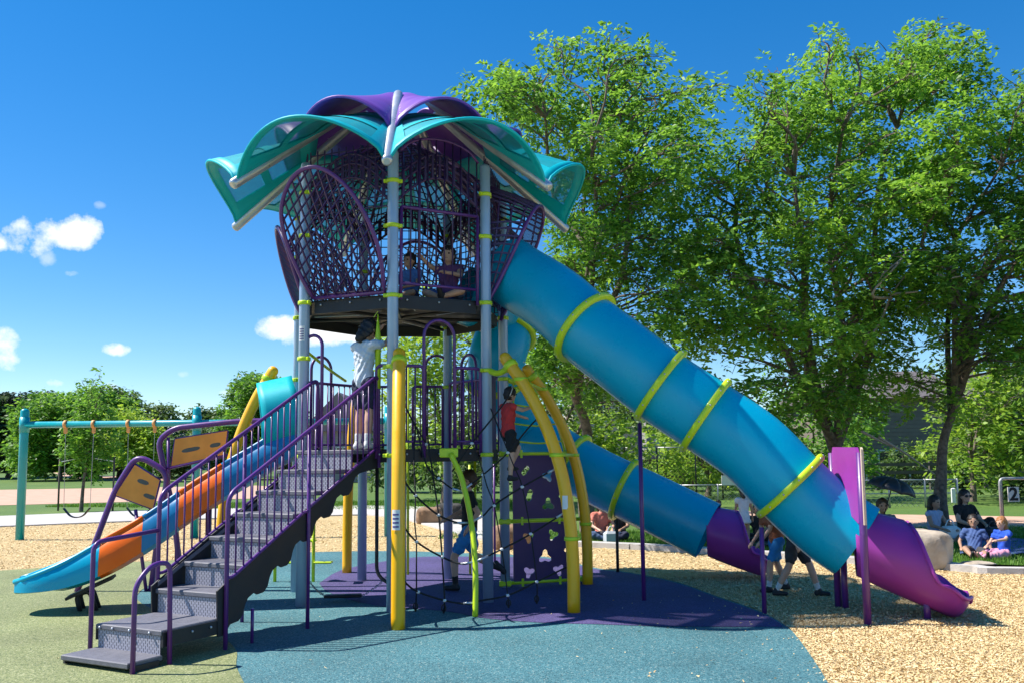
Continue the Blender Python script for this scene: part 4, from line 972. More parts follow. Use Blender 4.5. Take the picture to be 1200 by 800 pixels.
g = G(503,613.5); rock('boulder', (g.x-.02, g.y+.3, 0), (.62,.6,.43), M_stone2, 'brown boulder on the concrete walk seen through the rope net', 5)
g = G(519,611); rock('boulder', (g.x+.12, g.y+.75, 0), (.75,.6,.46), mat('dark_rock', (.06,.055,.05), .9, noise=(.03,.028,.025), scale=5, bump=.8, bscale=10), 'dark boulder right beside the brown boulder', 8)
g = G(1140,668); rock('boulder', (g.x+.12, g.y+.1, 0), (.42,.3,.15), M_stone, 'low flat stone lying right of the tan boulder at the kerb', 11)
g = G(600,645); rock('boulder', (g.x, g.y+.5, 0), (.7,.6,.45), M_stone2, 'brown boulder behind the purple climbing wall', 15)
# ================================================================== TREES
def ellipsoid_pts(n, c, R, shell=.55):
    d = rng.normal(size=(n,3)); d /= np.linalg.norm(d,axis=1)[:,None]; r = (shell+(1-shell)*rng.random(n)**.6)[:,None]; return np.array(c)+d*r*np.array(R), d
def leaves(clumps, per, size, droop=.25, spray=.28, nl=14):
    V_, R_ = [], []
    for c, R, tone in clumps:
        n = max(3, int(per*R[0]*R[1]*R[2]/.25)) if per < 5000 else 10
        P, D = ellipsoid_pts(n, c, R, .35)
        # sprays: short twigs carrying leaves, mostly horizontal and outward
        T = D*np.array([1,1,.35])+rng.normal(0,.45,(n,3)); T[:,2] -= droop*.5; T /= np.linalg.norm(T,axis=1)[:,None]
        t = rng.random((n,nl))*spray; side = np.cross(T, [0,0,1]); side /= np.linalg.norm(side,axis=1)[:,None]+1e-9
        sg = rng.choice([-1,1],(n,nl)); off = rng.uniform(.3,1,(n,nl))*size*1.1
        p = P[:,None,:]+T[:,None,:]*t[:,:,None]+side[:,None,:]*(sg*off)[:,:,None]+rng.normal(0,size*.45,(n,nl,3)); p[:,:,2] -= (t**2)*droop*1.6
        p = p.reshape(-1,3); m = len(p)
        u = (side[:,None,:]*sg[:,:,None]+T[:,None,:]*.55+rng.normal(0,.35,(n,nl,3))).reshape(-1,3); u[:,2] -= .25; u /= np.linalg.norm(u,axis=1)[:,None]
        w = np.cross(u, rng.normal(0,.5,(m,3))+[0,0,1]); w /= np.linalg.norm(w,axis=1)[:,None]+1e-9
        s = size*rng.uniform(.6,1.3,m); a = u*(s*.9)[:,None]; b = w*(s*.36)[:,None]
        v = np.stack([p-a*.6, p+b*1.0, p+a, p-b*1.0],1); V_.append(v)
        rr = np.clip(tone+rng.normal(0,.20,m)+np.repeat(rng.normal(0,.13,n),nl),0,1); R_.append(rr)
    return np.concatenate(V_), np.concatenate(R_)
def polyclumps(poly, depth, spread, n, rad, tone=.5, seed=1, vert=.7):
    r = random.Random(seed); xs = [p[0] for p in poly]; ys = [p[1] for p in poly]; out = []; tries = 0
    while len(out) < n and tries < 9000:
        tries += 1; x, y = r.uniform(min(xs),max(xs)), r.uniform(min(ys),max(ys))
        if not inside((x,y), poly): continue
        Y = depth+r.uniform(-spread,spread); c = at(x,y,Y)
        if any((c-o).length < rad*.62 for o,_,_ in out): continue
        q = rad*r.uniform(.65,1.2); out.append((c,(q,q,q*vert),tone+r.uniform(-.25,.25)))
    return out
def limb(mb, a, b, ra, rb, seed, sag=.12, n=8, lift=.3):
    r = random.Random(seed); L = (b-a).length; m1 = a.lerp(b,.35)+Vector((r.uniform(-1,1),r.uniform(-1,1),lift*1.2+r.uniform(-.3,.3)))*L*sag; m2 = a.lerp(b,.7)+Vector((r.uniform(-1,1),r.uniform(-1,1),lift+r.uniform(-.5,.5)))*L*sag
    path = cr([a,m1,m2,b],3); k = len(path); mb.tube(path, [ra+(rb-ra)*(i/(k-1))**.8 for i in range(k)], n, caps=False); return path
def tree(name, label, base, trunk, clumps, m, per, size, tr=.16, group=None, nforks=4, bare=0, spray=.3, nl=14, droop=.25):
    """trunk: list of points up the stem; clumps: foliage masses reached by limbs."""
    t = thing(name, label, 'tree', base, group); mb = MB(); P = [Vector(p) for p in trunk]; path = cr(P,5); k = len(path)
    mb.tube([Vector((base[0],base[1],-.1))]+path, [tr*1.45]+[tr*(1.18-.18*min(1,i/4))*(1-.55*i/(k-1)) for i in range(k)], 12)
    top = path[-1]; cen = sum((c for c,_,_ in clumps), Vector((0,0,0)))/len(clumps)
    # main limbs to group centres, then secondary ones to each clump
    r = random.Random(len(clumps)); cs = sorted(clumps, key=lambda q: math.atan2(q[0].y-top.y, q[0].x-top.x)); ng = max(2, nforks); groups = [cs[i::1][int(len(cs)*i/ng)-i if False else 0:0] for i in range(ng)]
    groups = [cs[int(len(cs)*i/ng):int(len(cs)*(i+1)/ng)] for i in range(ng)]
    for gi, gg in enumerate(groups):
        if not gg: continue
        gc = sum((c for c,_,_ in gg), Vector((0,0,0)))/len(gg); hi = max(gg, key=lambda q: q[0].z)[0]; tgt = gc.lerp(hi,.5); st_ = path[-1-(gi % 3)]
        lp_ = limb(mb, st_, tgt, tr*.5, tr*.16, gi*7+len(clumps), .13)
        for ci, (c,R,_) in enumerate(gg):
            j = min(range(len(lp_)), key=lambda q: (lp_[q]-c).length+max(0,lp_[q].z-c.z)*1.5); bp_ = limb(mb, lp_[j], c+Vector((0,0,R[2]*.3)), tr*.20, tr*.04, gi*31+ci, .15, 5)
            for q in range(4):
                e = c+Vector((r.uniform(-1,1)*R[0], r.uniform(-1,1)*R[1], r.uniform(-.6,.9)*R[2])); limb(mb, bp_[len(bp_)//2+q%3], e, tr*.075, tr*.02, ci*5+q, .16, 4)
    obj('trunk', mb, M_bark, t)
    if bare:
        b2 = MB()
        for q in range(bare):
            c = clumps[q % len(clumps)][0]
    v, rr = leaves(clumps, per, size, droop, spray, nl); me = quad_mesh('crown', v, m, rr, loc=tuple(base)); c = bpy.data.objects.new('crown', me); COL.objects.link(c); c.parent = t
    return t
NG = 'tall honey locust trees behind the play structure'
T1 = [(566, 114), (600, 98), (625, 104), (632, 62), (660, 54), (700, 50), (760, 74), (782, 102), (776, 139), (788, 114), (850, 112), (834, 144), (826, 204), (834, 250), (818, 320), (800, 395), (750, 400), (715, 450), (665, 470), (630, 440), (610, 380), (640, 320), (640, 220), (590, 174)]
b1 = at(690,610,19.0); b1.z = 0
c1 = polyclumps(T1, 17.8, 2.6, 110, .60, .5, 2)
c1 += [(at(x,y,d),(r,r,r*.6),.75) for x,y,d,r in ((585,100,17,.45),(602,92,17.3,.4),(650,50,17.5,.42),(715,45,17.6,.42),(762,68,17.4,.4),(850,102,17.5,.38),(820,105,17.6,.42),(600,120,17.2,.4),(672,58,17.4,.4))]
tree('honey_locust', 'tall leafy tree directly behind the tower, nearest to its roof', b1, [(b1.x,b1.y,0),(b1.x-.1,b1.y,1.2),tuple(at(688,505,18.6)),tuple(at(668,450,18.2))], c1, M_leaf, 60, .085, .17, NG, 5)
T2 = [(813, 235), (842, 194), (860, 204), (900, 122), (895, 102), (925, 109), (960, 62), (1000, 76), (1060, 52), (1138, 59), (1118, 92), (1082, 126), (1062, 156), (1090, 214), (1085, 330), (1050, 400), (1010, 480), (960, 500), (880, 490), (838, 455), (812, 420), (800, 340)]
b2 = at(983,616,19.3); b2.z = 0
c2 = polyclumps(T2, 18.3, 2.8, 135, .62, .52, 5)
c2 += [(at(x,y,d),(r,r,r*.6),.78) for x,y,d,r in ((900,85,17.6,.35),(965,52,17.6,.42),(1000,62,17.6,.4),(1050,55,17.6,.45),(1095,45,17.6,.45),(1125,48,17.6,.36),(895,110,17.4,.45),(830,215,16.6,.5),(850,380,16.2,.75),(920,375,15.9,.7),(980,385,15.9,.6),(870,395,16.0,.6),(830,400,16.2,.5),(1000,395,15.9,.5))]
tree('honey_locust', 'tallest three-stemmed tree, in the middle of the right half above the purple board', b2, [(b2.x,b2.y,0),(b2.x,b2.y,1.0),tuple(at(982,560,19.2)),tuple(at(978,520,19.0))], c2, M_leaf, 60, .085, .20, NG, 6)
T3 = [(1085, 164), (1130, 126), (1200, 102), (1290, 109), (1350, 214), (1340, 330), (1270, 430), (1180, 450), (1130, 440), (1080, 380), (1070, 260)]
b3 = G(1104,625); b3 = Vector((b3.x,b3.y,0))
c3 = polyclumps(T3, 18.2, 2.6, 105, .62, .42, 9)
c3 += [(at(x,y,d),(r,r,r*.6),.75) for x,y,d,r in ((1160,110,17.6,.4),(1195,92,17.6,.42),(1130,125,17.5,.4),(1190,180,17,.5),(1080,470,17.4,.5),(1140,470,17.2,.5),(1110,400,16.5,.5),(1035,440,17.6,.45),(1060,455,18.6,.5),(1085,440,18.6,.5),(1045,465,19,.4))]
tree('honey_locust', 'rough-barked leaning tree at the right, standing beside the seated woman in black', b3, [(b3.x,b3.y,0),(b3.x+.0,b3.y,.7),tuple(at(1103,560,18.0)),tuple(at(1106,515,18.0)),tuple(at(1122,470,18.1))], c3, M_leaf, 62, .085, .15, NG, 6)
# bare dead branches in the right-hand tree and fallen limb
RT = [o for o in COL.objects if o.get('label','').startswith('rough-barked')][0]; M_dead = mat('dead_wood', (.34,.29,.25), .9)
for q in [[(1000,420,17.2),(1030,380,17),(1045,345,16.9),(1065,318,16.4)],[(1045,345,16.9),(1030,328,16.4),(1060,300,16.2)],[(1045,350,16.9),(1022,345,16.2),(1050,312,16.1),(1064,293,16.1)],[(1045,345,16.6),(1075,342,16.1)],[(1098,320,16.2),(1110,326,16.1),(1125,324,16.1)],[(1030,512,17.2),(1060,530,17.3),(1095,555,17.8)],[(1010,505,17.0),(1035,518,17.2),(1055,525,17.3)]]:
    mb = MB(); pp_ = cr([at(*p) for p in q],4); mb.tube(pp_, [.03-.02*i/len(pp_) for i in range(len(pp_))], 5); obj('bare_branch', mb, M_dead, RT)
# trees further back
def simple_tree(name, label, px, py, d, poly, m, n, rad, per, size, seed, grp, tone=.5, tr=.12, zt=None):
    b = at(px,py,d); b.z = 0; cl = polyclumps(poly, d, rad*2.0, n, rad, tone, seed); lo = min(c.z for c,_,_ in cl); zt = zt or max(.8, lo)
    return tree(name, label, b, [(b.x,b.y,0),(b.x+.05,b.y,zt*.5),(b.x,b.y,zt)], cl, m, per, size, tr, grp, 4, nl=9, spray=size*3)
BG = 'trees growing beyond the lawn and fences'
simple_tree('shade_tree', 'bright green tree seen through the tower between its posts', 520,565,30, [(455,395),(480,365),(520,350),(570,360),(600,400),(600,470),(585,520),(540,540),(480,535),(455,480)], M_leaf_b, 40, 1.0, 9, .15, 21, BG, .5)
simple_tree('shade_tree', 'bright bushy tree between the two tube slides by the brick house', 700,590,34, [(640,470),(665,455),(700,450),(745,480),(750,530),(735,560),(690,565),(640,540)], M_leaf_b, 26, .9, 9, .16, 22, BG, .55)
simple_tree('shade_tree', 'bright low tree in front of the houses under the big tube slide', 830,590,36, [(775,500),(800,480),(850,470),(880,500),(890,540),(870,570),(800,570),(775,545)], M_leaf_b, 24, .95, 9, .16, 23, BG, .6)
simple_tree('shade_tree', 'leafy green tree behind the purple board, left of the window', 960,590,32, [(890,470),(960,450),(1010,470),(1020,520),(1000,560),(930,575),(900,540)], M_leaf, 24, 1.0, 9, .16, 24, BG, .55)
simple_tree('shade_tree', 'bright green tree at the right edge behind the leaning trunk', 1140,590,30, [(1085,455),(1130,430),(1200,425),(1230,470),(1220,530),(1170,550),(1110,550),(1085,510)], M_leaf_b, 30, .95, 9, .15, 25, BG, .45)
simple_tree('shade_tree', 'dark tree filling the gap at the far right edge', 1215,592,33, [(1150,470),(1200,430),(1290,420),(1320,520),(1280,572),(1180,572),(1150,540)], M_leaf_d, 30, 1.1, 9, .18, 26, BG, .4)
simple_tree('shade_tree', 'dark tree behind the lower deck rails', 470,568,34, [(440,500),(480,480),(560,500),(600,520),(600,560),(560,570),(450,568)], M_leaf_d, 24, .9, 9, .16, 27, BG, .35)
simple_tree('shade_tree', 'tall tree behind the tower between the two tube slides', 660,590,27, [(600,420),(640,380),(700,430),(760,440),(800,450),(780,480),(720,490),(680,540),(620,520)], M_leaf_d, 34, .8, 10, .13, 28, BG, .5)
# left-hand park trees
PG = 'trees across the park on the left'
def park(px, py, d, cx, cy, rx, ry, m, n, label, seed, tone=.5, size=None, name='park_tree', rad=None, per=2.4):
    poly = [(cx+rx*math.cos(a)*(1+.12*math.sin(3*a+seed)), cy+ry*math.sin(a)*(1+.12*math.cos(2*a+seed))) for a in [2*math.pi*i/16 for i in range(16)]]
    rad = rad or 1050*0+ d/1050*min(rx,ry)*.42
    return simple_tree(name, label, px, py, d, poly, m, n, rad, 34/rad**1.0*.5, size or d*.0034, seed, PG, tone, d/1050*3.2)
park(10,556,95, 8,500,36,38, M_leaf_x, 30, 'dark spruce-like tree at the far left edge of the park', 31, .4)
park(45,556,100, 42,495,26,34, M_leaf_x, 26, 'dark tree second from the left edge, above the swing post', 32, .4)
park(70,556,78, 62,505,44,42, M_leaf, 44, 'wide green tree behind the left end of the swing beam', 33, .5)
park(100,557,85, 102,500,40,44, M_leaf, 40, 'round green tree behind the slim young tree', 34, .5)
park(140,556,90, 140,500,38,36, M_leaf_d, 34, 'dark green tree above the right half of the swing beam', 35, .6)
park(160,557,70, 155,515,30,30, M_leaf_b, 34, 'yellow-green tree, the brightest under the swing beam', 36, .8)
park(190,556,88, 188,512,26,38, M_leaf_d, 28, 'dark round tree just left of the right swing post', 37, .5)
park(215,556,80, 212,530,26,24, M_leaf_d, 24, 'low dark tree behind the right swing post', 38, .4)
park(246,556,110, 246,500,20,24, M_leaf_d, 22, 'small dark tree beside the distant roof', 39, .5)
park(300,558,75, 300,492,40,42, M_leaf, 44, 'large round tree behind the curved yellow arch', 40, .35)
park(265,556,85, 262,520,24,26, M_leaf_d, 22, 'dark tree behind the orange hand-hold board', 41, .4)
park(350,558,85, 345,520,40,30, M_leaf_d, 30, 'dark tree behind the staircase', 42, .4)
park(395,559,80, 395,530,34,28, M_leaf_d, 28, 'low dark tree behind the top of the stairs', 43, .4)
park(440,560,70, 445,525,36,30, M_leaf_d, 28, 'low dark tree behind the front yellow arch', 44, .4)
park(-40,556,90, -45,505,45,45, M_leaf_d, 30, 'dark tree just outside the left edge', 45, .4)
b = at(95,598,29.5); b.z = 0
cl = [(at(x,y,29.5),(r,r,r*1.1),.55) for x,y,r in ((118,437,.16),(96,446,.10),(110,448,.13),(120,455,.2),(112,468,.35),(118,480,.4),(102,478,.4),(95,492,.5),(118,498,.5),(88,510,.55),(108,515,.55),(125,515,.45),(92,530,.5),(112,532,.5),(100,545,.4),(84,526,.4),(130,530,.35),(112,552,.3))]
tree('young_tree', 'slim young tree with a ragged pointed top on the grass behind the swing set', b, [(b.x,b.y,0),(b.x+.05,b.y,.9),(b.x+.2,b.y,2.2),(b.x+.35,b.y,3.2)], cl, M_leaf, 85, .10, .06, None, 3, nl=9, spray=.2)
for px, lab in ((68,'left support stake of the slim young tree'),(132,'right support stake of the slim young tree')):
    g = G(px,598); mb = MB(); mb.tube([g, g+Vector((0,0,1.75))], .03, 6); o = obj('tree_stake', mb, M_fence, None, origin=g); tag(o, lab, 'stake')
yt = [o for o in COL.objects if o.name=='young_tree'][0]
for q in (68,132):
    mb = MB(); e_ = G(q,598)+Vector((0,0,1.6)); mb.tube([e_, (b.x+.12,b.y,1.75)], .018, 4); obj('guy_strap', mb, M_white, yt)
# far hedge mass closing the horizon
hv, hr_ = leaves([((x,150+8*math.sin(x*.1),3.0+1.2*math.sin(x*.21)),(5,4,3.6+math.sin(x)),.35) for x in np.arange(-160,190,5.0)], .45, .8, spray=1.5, nl=10)
o = bpy.data.objects.new('distant_trees', quad_mesh('distant_trees', hv, M_leaf_d, hr_)); COL.objects.link(o); tag(o, 'far line of dark trees closing the horizon', 'trees', kind='stuff')
# ================================================================== HOUSES
def house(label, x0, x1, y, depth, hw, hr, mw, roofm, wins=(), brick=None, ridge='x', name='house'):
    h = thing(name, label, 'house', ((x0+x1)/2, y, 0)); mb = MB(); mb.box(((x0+x1)/2, y+depth/2, hw/2), (x1-x0, depth, hw)); w = obj('wall', mb, mw, h)
    # lapped siding boards on the front
    sd_ = MB(); n = int(hw/.2)
    for i in range(n): sd_.box(((x0+x1)/2, y-.012, .1+i*hw/n), (x1-x0, .024, hw/n*.86), Matrix.Rotation(.06,3,'X'))
    obj('siding', sd_, mw, h, kind='stuff')
    r = MB(); e = .5
    if ridge == 'x': r.add([(x0-e,y-e,hw-.1),(x1+e,y-e,hw-.1),(x1+e,y+depth+e,hw-.1),(x0-e,y+depth+e,hw-.1),(x0-e*.2,y+depth/2,hw+hr),(x1+e*.2,y+depth/2,hw+hr)], [(0,1,5,4),(2,3,4,5),(1,2,5),(3,0,4),(3,2,1,0)])
    else: r.add([(x0-e,y-e,hw-.1),(x1+e,y-e,hw-.1),(x1+e,y+depth+e,hw-.1),(x0-e,y+depth+e,hw-.1),((x0+x1)/2,y-e,hw+hr),((x0+x1)/2,y+depth+e,hw+hr)], [(0,4,5,3),(1,2,5,4),(0,1,4),(3,5,2),(3,2,1,0)])
    obj('roof', r, roofm, h)
    for (wx, wz, ww, wh) in wins:
        g_ = MB(); g_.box((wx, y-.03, wz), (ww, .04, wh)); g_ = obj('window', g_, M_glass, h); f_ = MB(); t_ = .08
        for dx, dz, sx, sz in ((0,wh/2,ww+t_*2,t_),(0,-wh/2,ww+t_*2,t_),(-ww/2,0,t_,wh),(ww/2,0,t_,wh),(0,0,t_*.7,wh)): f_.box((wx+dx, y-.07, wz+dz), (sx, .06, sz))
        obj('frame', f_, M_trim, g_)
    if brick:
        bx0, bx1, bh = brick; bm = MB(); nb = int(bh/.24)
        for i in range(nb): bm.box(((bx0+bx1)/2, y-.12, .12+i*.24), (bx1-bx0, .12, .20))
        obj('brick_course', bm, mat('red_brick', (.20,.075,.05), .9, noise=(.13,.05,.035), scale=12), h, kind='stuff')
    return h
M_dark_sid = mat('brown_siding', (.20,.16,.135), .8, scale=2); M_grey_sid = mat('grey_siding', (.30,.27,.28), .8, scale=2); M_beige = mat('beige_siding', (.48,.42,.36), .8, scale=2)
X = lambda px, d: at(px,540,d).x
Z = lambda px, py, d: at(px,py,d).z
house('brown-sided house with a white-framed window behind the right-hand trees', X(985,46), X(1135,46), 46, 9, 4.5, 1.7, M_dark_sid, M_roof, [(X(1047,46), Z(1047,549,46), 1.55, 1.9),(X(1000,46), Z(1047,549,46)+.1, 1.2, 1.6)])
house('pale beige house showing through the leaves behind the big tube slide', X(672,50), X(755,50), 50, 9, 5.6, 2.4, M_beige, M_roof, [(X(708,50), 4.2, .9, 1.3),(X(735,50), 4.0, .9, 1.3)])
house('dark grey house with red brick base behind the chain-link backstop', X(758,47), X(812,47), 47, 9, 4.1, 1.6, M_grey_sid, M_roof, [(X(779,47), 2.9, .9, 1.3)], (X(752,47), X(815,47), 1.5))
house('house with a grey roof seen through the stair balusters', X(362,62), X(432,62), 62, 10, 3.6, 2.6, M_grey_sid, mat('mauve_roof', (.21,.17,.19), .9, scale=20, bump=.3), [(X(402,62), 1.9, .9, 1.0)], ridge='y')
house('low house with a grey roof beyond the park, right of the swing post', X(200,150), X(262,150), 150, 12, 4.6, 3.4, M_beige, mat('mauve_roof', (.21,.17,.19), .9), [(X(215,150), 2.9, 1.5, 1.2)])
house('small dark house at the far right behind the dugout sign', X(1165,52), X(1260,52), 52, 9, 4.6, 2.0, M_dark_sid, M_roof, [(X(1200,52), 2.6, 1.2, 1.3)])
# ================================================================== FENCES
def netting(name, d, col=(.05,.05,.055), rows=.06):
    return mat(name, col, .6, trans=.62)
M_net = netting('chain_link', 0); M_net_d = mat('dark_chain_link', (.02,.022,.022), .7, trans=.38)
def chain_fence(label, pts, h, z0=0, posts=True, m=None, rail=True, name='chain_link_fence', midrail=False, dark=False, pr=.03):
    f = thing(name, label, 'fence', (pts[0][0], pts[0][1], 0))
    for i, (x, y) in enumerate(pts):
        mb = MB(); mb.tube([(x,y,-.02),(x,y,h+.03)], pr, 8); obj('post', mb, M_pipe if not dark else mat('dark_pipe', (.035,.035,.04), .5), f)
    for i in range(len(pts)-1):
        a, b = pts[i], pts[i+1]; mb = MB(); mb.tube([(a[0],a[1],h),(b[0],b[1],h)], pr*.8, 6)
        if midrail: mb.tube([(a[0],a[1],h*.5),(b[0],b[1],h*.5)], pr*.7, 6)
        obj('rail', mb, M_pipe, f)
        # woven wire: real diagonal wires
        mb = MB(); L = math.dist(a,b); sp_ = .16; n = int((L+h)/sp_)
        for s in (1,-1):
            for j in range(n):
                x0 = j*sp_-h; x1 = x0+h; z0_, z1_ = 0, h
                if x0 < 0: z0_ = -x0; x0 = 0
                if x1 > L: z1_ -= x1-L; x1 = L
                if z1_ <= z0_: continue
                if s < 0: x0, x1 = L-x0, L-x1
                p = lambda x, z: Vector((a[0]+(b[0]-a[0])*x/L, a[1]+(b[1]-a[1])*x/L, z)); mb.tube([p(x0,z0_), p(x1,z1_)], .006, 3, caps=False)
        obj('wire_mesh', mb, M_pipe if not dark else mat('dark_pipe', (.035,.035,.04), .5), f)
    return f
P2 = lambda px, d: (X(px,d), d)
chain_fence('low chain-link fence with a pale top rail behind the picnic, left of the leaning trunk', [P2(p,27) for p in (940,985,1040,1082,1120)], Z(1045,562,27), midrail=True)
chain_fence('tall dark chain-link backstop behind the spiral slide exit', [P2(p,33) for p in (717,732,770,815,846,880)], Z(760,524,33), dark=True, name='backstop')
chain_fence('low chain-link fence running below the backstop towards the big slide', [P2(p,30) for p in (760,797,840,875,905,935)], Z(800,568,30))
mb = MB()
# dugout frame with the number 2
DG = thing('dugout_frame', 'bent pipe frame carrying the white number 2 board at the right edge', 'fence', (X(1168,21.5), 21.5, 0))
zt = Z(1180,560,21.5); mb = MB(); mb.tube(rbend([(X(1170,21.5),21.5,-.02),(X(1170,21.5),21.5,zt),(X(1300,21.5),21.5,zt),(X(1300,21.5),21.5,-.02)], .12), .035, 8); obj('pipe_frame', mb, M_pipe, DG)
mb = MB(); mb.tube([(X(1174.5,21.6),21.7,-.02),(X(1174.5,21.6),21.7,zt-.05)], .022, 8); obj('post', mb, mat('dark_pipe', (.035,.035,.04), .5), DG)
z0, z1 = Z(1180,587,21.5), Z(1180,570,21.5); mb = MB(); mb.box(((X(1177,21.5)+X(1190,21.5))/2, 21.44, (z0+z1)/2), (X(1190,21.5)-X(1177,21.5), .02, z1-z0)); sgn = obj('number_board', mb, M_white, DG)
cu = bpy.data.curves.new('two', 'FONT'); cu.body = '2'; cu.size = .42; cu.align_x = 'CENTER'; cu.align_y = 'CENTER'; cu.offset = .012; cu.extrude = .004
to = bpy.data.objects.new('numeral', cu); COL.objects.link(to); to.rotation_euler = (math.pi/2,0,0); bpy.context.view_layer.update()
me = bpy.data.meshes.new_from_object(to.evaluated_get(bpy.context.evaluated_depsgraph_get())); bpy.data.objects.remove(to)
to = bpy.data.objects.new('numeral', me); me.materials.clear(); me.materials.append(mat('black_print', (.01,.01,.012), .6)); COL.objects.link(to); to.parent = sgn; to.rotation_euler = (math.pi/2,0,0); to.location = Vector(((X(1177,21.5)+X(1190,21.5))/2, 21.425, (z0+z1)/2-.01))-wloc(sgn)
mb = MB(); mb.box((X(1113,26.5), 26.4, (Z(1113,572,26.5)+Z(1113,588,26.5))/2), (.11,.06,.45), None, .03); o = obj('white_marker', mb, M_white, None, origin=(X(1113,26.5),26.4,0)); tag(o, 'narrow white plate fixed to the fence right of the leaning trunk', 'marker')
mb = MB(); zz = Z(855,567,30); mb.box((X(855,30), 29.9, Z(855,562,30)), (.62,.03,.32)); o = obj('notice_board', mb, M_white, None, origin=(X(855,30),29.9,0)); tag(o, 'small white board on the fence just under the big tube slide', 'sign')
# weathered rail fence in deep shade behind the field
FR = thing('rail_fence', 'dark weathered three-rail fence at the back of the ball field', 'fence', (X(1130,40), 40, 0))
xs_ = [X(900,40)+i*2.4 for i in range(14)]
for x in xs_: mb = MB(); mb.box((x,40,.6), (.14,.14,1.25)); obj('post', mb, M_fence, FR)
for x in xs_[:-1]:
    for z in (.35,.75,1.1): mb = MB(); mb.box((x+1.2,39.9,z), (2.4,.05,.14)); obj('rail', mb, M_fence, FR)
# low shrubs along the fence
def shrub(px, py, d, r, label, tone, m, seed):
    b = at(px,py,d); b.z = 0; t = thing('shrub', label, 'shrub', b, 'shrubs along the back fence'); mb = MB(); rr_ = random.Random(seed)
    for i in range(5): mb.tube([b, b+Vector((rr_.uniform(-.4,.4)*r, rr_.uniform(-.3,.3)*r, r*1.0))], .03, 4)
    obj('stem', mb, M_bark, t); v, q = leaves([(b+Vector((rr_.uniform(-.5,.5)*r,rr_.uniform(-.3,.3)*r,r*rr_.uniform(.4,1.0))),(r*.6,r*.6,r*.55),tone) for i in range(7)], 14, .12, nl=9)
    c = bpy.data.objects.new('foliage', quad_mesh('foliage', v, m, q, loc=tuple(b))); COL.objects.link(c); c.parent = t
for i, (px, d, r, m, lab) in enumerate([(930,41.5,1.5,M_leaf_d,'dark rounded shrub behind the fence left of the window'),(985,42,1.6,M_leaf_b,'bright shrub directly below the brown house corner'),(1065,42,1.5,M_leaf_d,'dark shrub right of the white-framed window'),(1110,41.5,1.7,M_leaf_b,'bright shrub behind the leaning trunk'),(1150,42,1.8,M_leaf_d,'dark shrub right of the leaning trunk'),(1190,42,2.0,M_leaf_d,'dark shrub behind the number board'),(1230,42,2.0,M_leaf_d,'dark shrub beyond the right edge'),(805,41,1.5,M_leaf_b,'bright shrub beside the brick base'),(850,42,1.8,M_leaf_b,'bright shrub under the big tube slide'),(690,42,1.6,M_leaf_d,'dark shrub behind the climbing wall arches'),(890,42,1.7,M_leaf,'green shrub behind the white board'),(730,42,1.4,M_leaf_b,'bright shrub left of the purple slide support'),(640,42,1.8,M_leaf_d,'dark shrub between the yellow arches'),(560,42,1.6,M_leaf_d,'dark shrub behind the right blue post'),(505,42,1.7,M_leaf_d,'dark shrub behind the lime stem'),(470,43,1.6,M_leaf_d,'dark shrub behind the front yellow arch')]):
    shrub(px, 580, d, r, lab, .5, m, 60+i)
# ================================================================== PEOPLE
M_skin = mat('skin', (.60,.36,.26), .5, noise=(.54,.31,.22), scale=14); M_skin_d = mat('skin_tan', (.42,.24,.16), .5, scale=14)
M_hair = mat('dark_hair', (.022,.015,.012), .5, noise=(.012,.008,.007), scale=60); M_hair_b = mat('brown_hair', (.07,.04,.022), .55, scale=60); M_hair_g = mat('ginger_hair', (.36,.15,.05), .55, scale=60)
M_eye = mat('eye', (.02,.015,.012), .2); M_lip = mat('lip', (.40,.15,.13), .5)
def cloth(name, c): return mat('cloth_'+name, c, .85, noise=tuple(v*.8 for v in c), scale=9, bump=.25, bscale=45)
PEND = []
def cap(mb, a, b, ra, rb, n=10):
    a, b = Vector(a), Vector(b); d = b-a; L = d.length
    if L < 1e-5: return mb.ball(a, ra, n=n)
    t = d/L; pts = [a-t*ra*.98, a-t*ra*.8, a-t*ra*.4, a, a.lerp(b,.5), b, b+t*rb*.4, b+t*rb*.8, b+t*rb*.98]; rr = [ra*.15, ra*.6, ra*.92, ra, (ra+rb)/2*1.02, rb, rb*.92, rb*.6, rb*.15]
    return mb.tube(pts, rr, n)
BASE = dict(pelvis=(0,0,.53), waist=(0,0,.62), chest=(0,-.005,.74), neck=(0,0,.825), head=(0,-.01,.925),
            shL=(.105,0,.80), elL=(.135,.0,.64), wrL=(.145,-.03,.50), shR=(-.105,0,.80), elR=(-.135,0,.64), wrR=(-.145,-.03,.50),
            hiL=(.052,0,.51), knL=(.056,-.01,.285), anL=(.056,.01,.045), hiR=(-.052,0,.51), knR=(-.056,-.01,.285), anR=(-.056,.01,.045))
SIT = dict(BASE, pelvis=(0,0,.075), waist=(0,.01,.165), chest=(0,0,.285), neck=(0,-.01,.37), head=(0,-.02,.47), shL=(.105,0,.345), elL=(.15,-.07,.21), wrL=(.10,-.19,.17), shR=(-.105,0,.345), elR=(-.15,-.07,.21), wrR=(-.10,-.19,.17),
           hiL=(.055,-.02,.07), knL=(.17,-.20,.10), anL=(.02,-.30,.04), hiR=(-.055,-.02,.07), knR=(-.17,-.20,.10), anR=(-.02,-.26,.04))
def sitlegs(**k): return dict(SIT, **k)
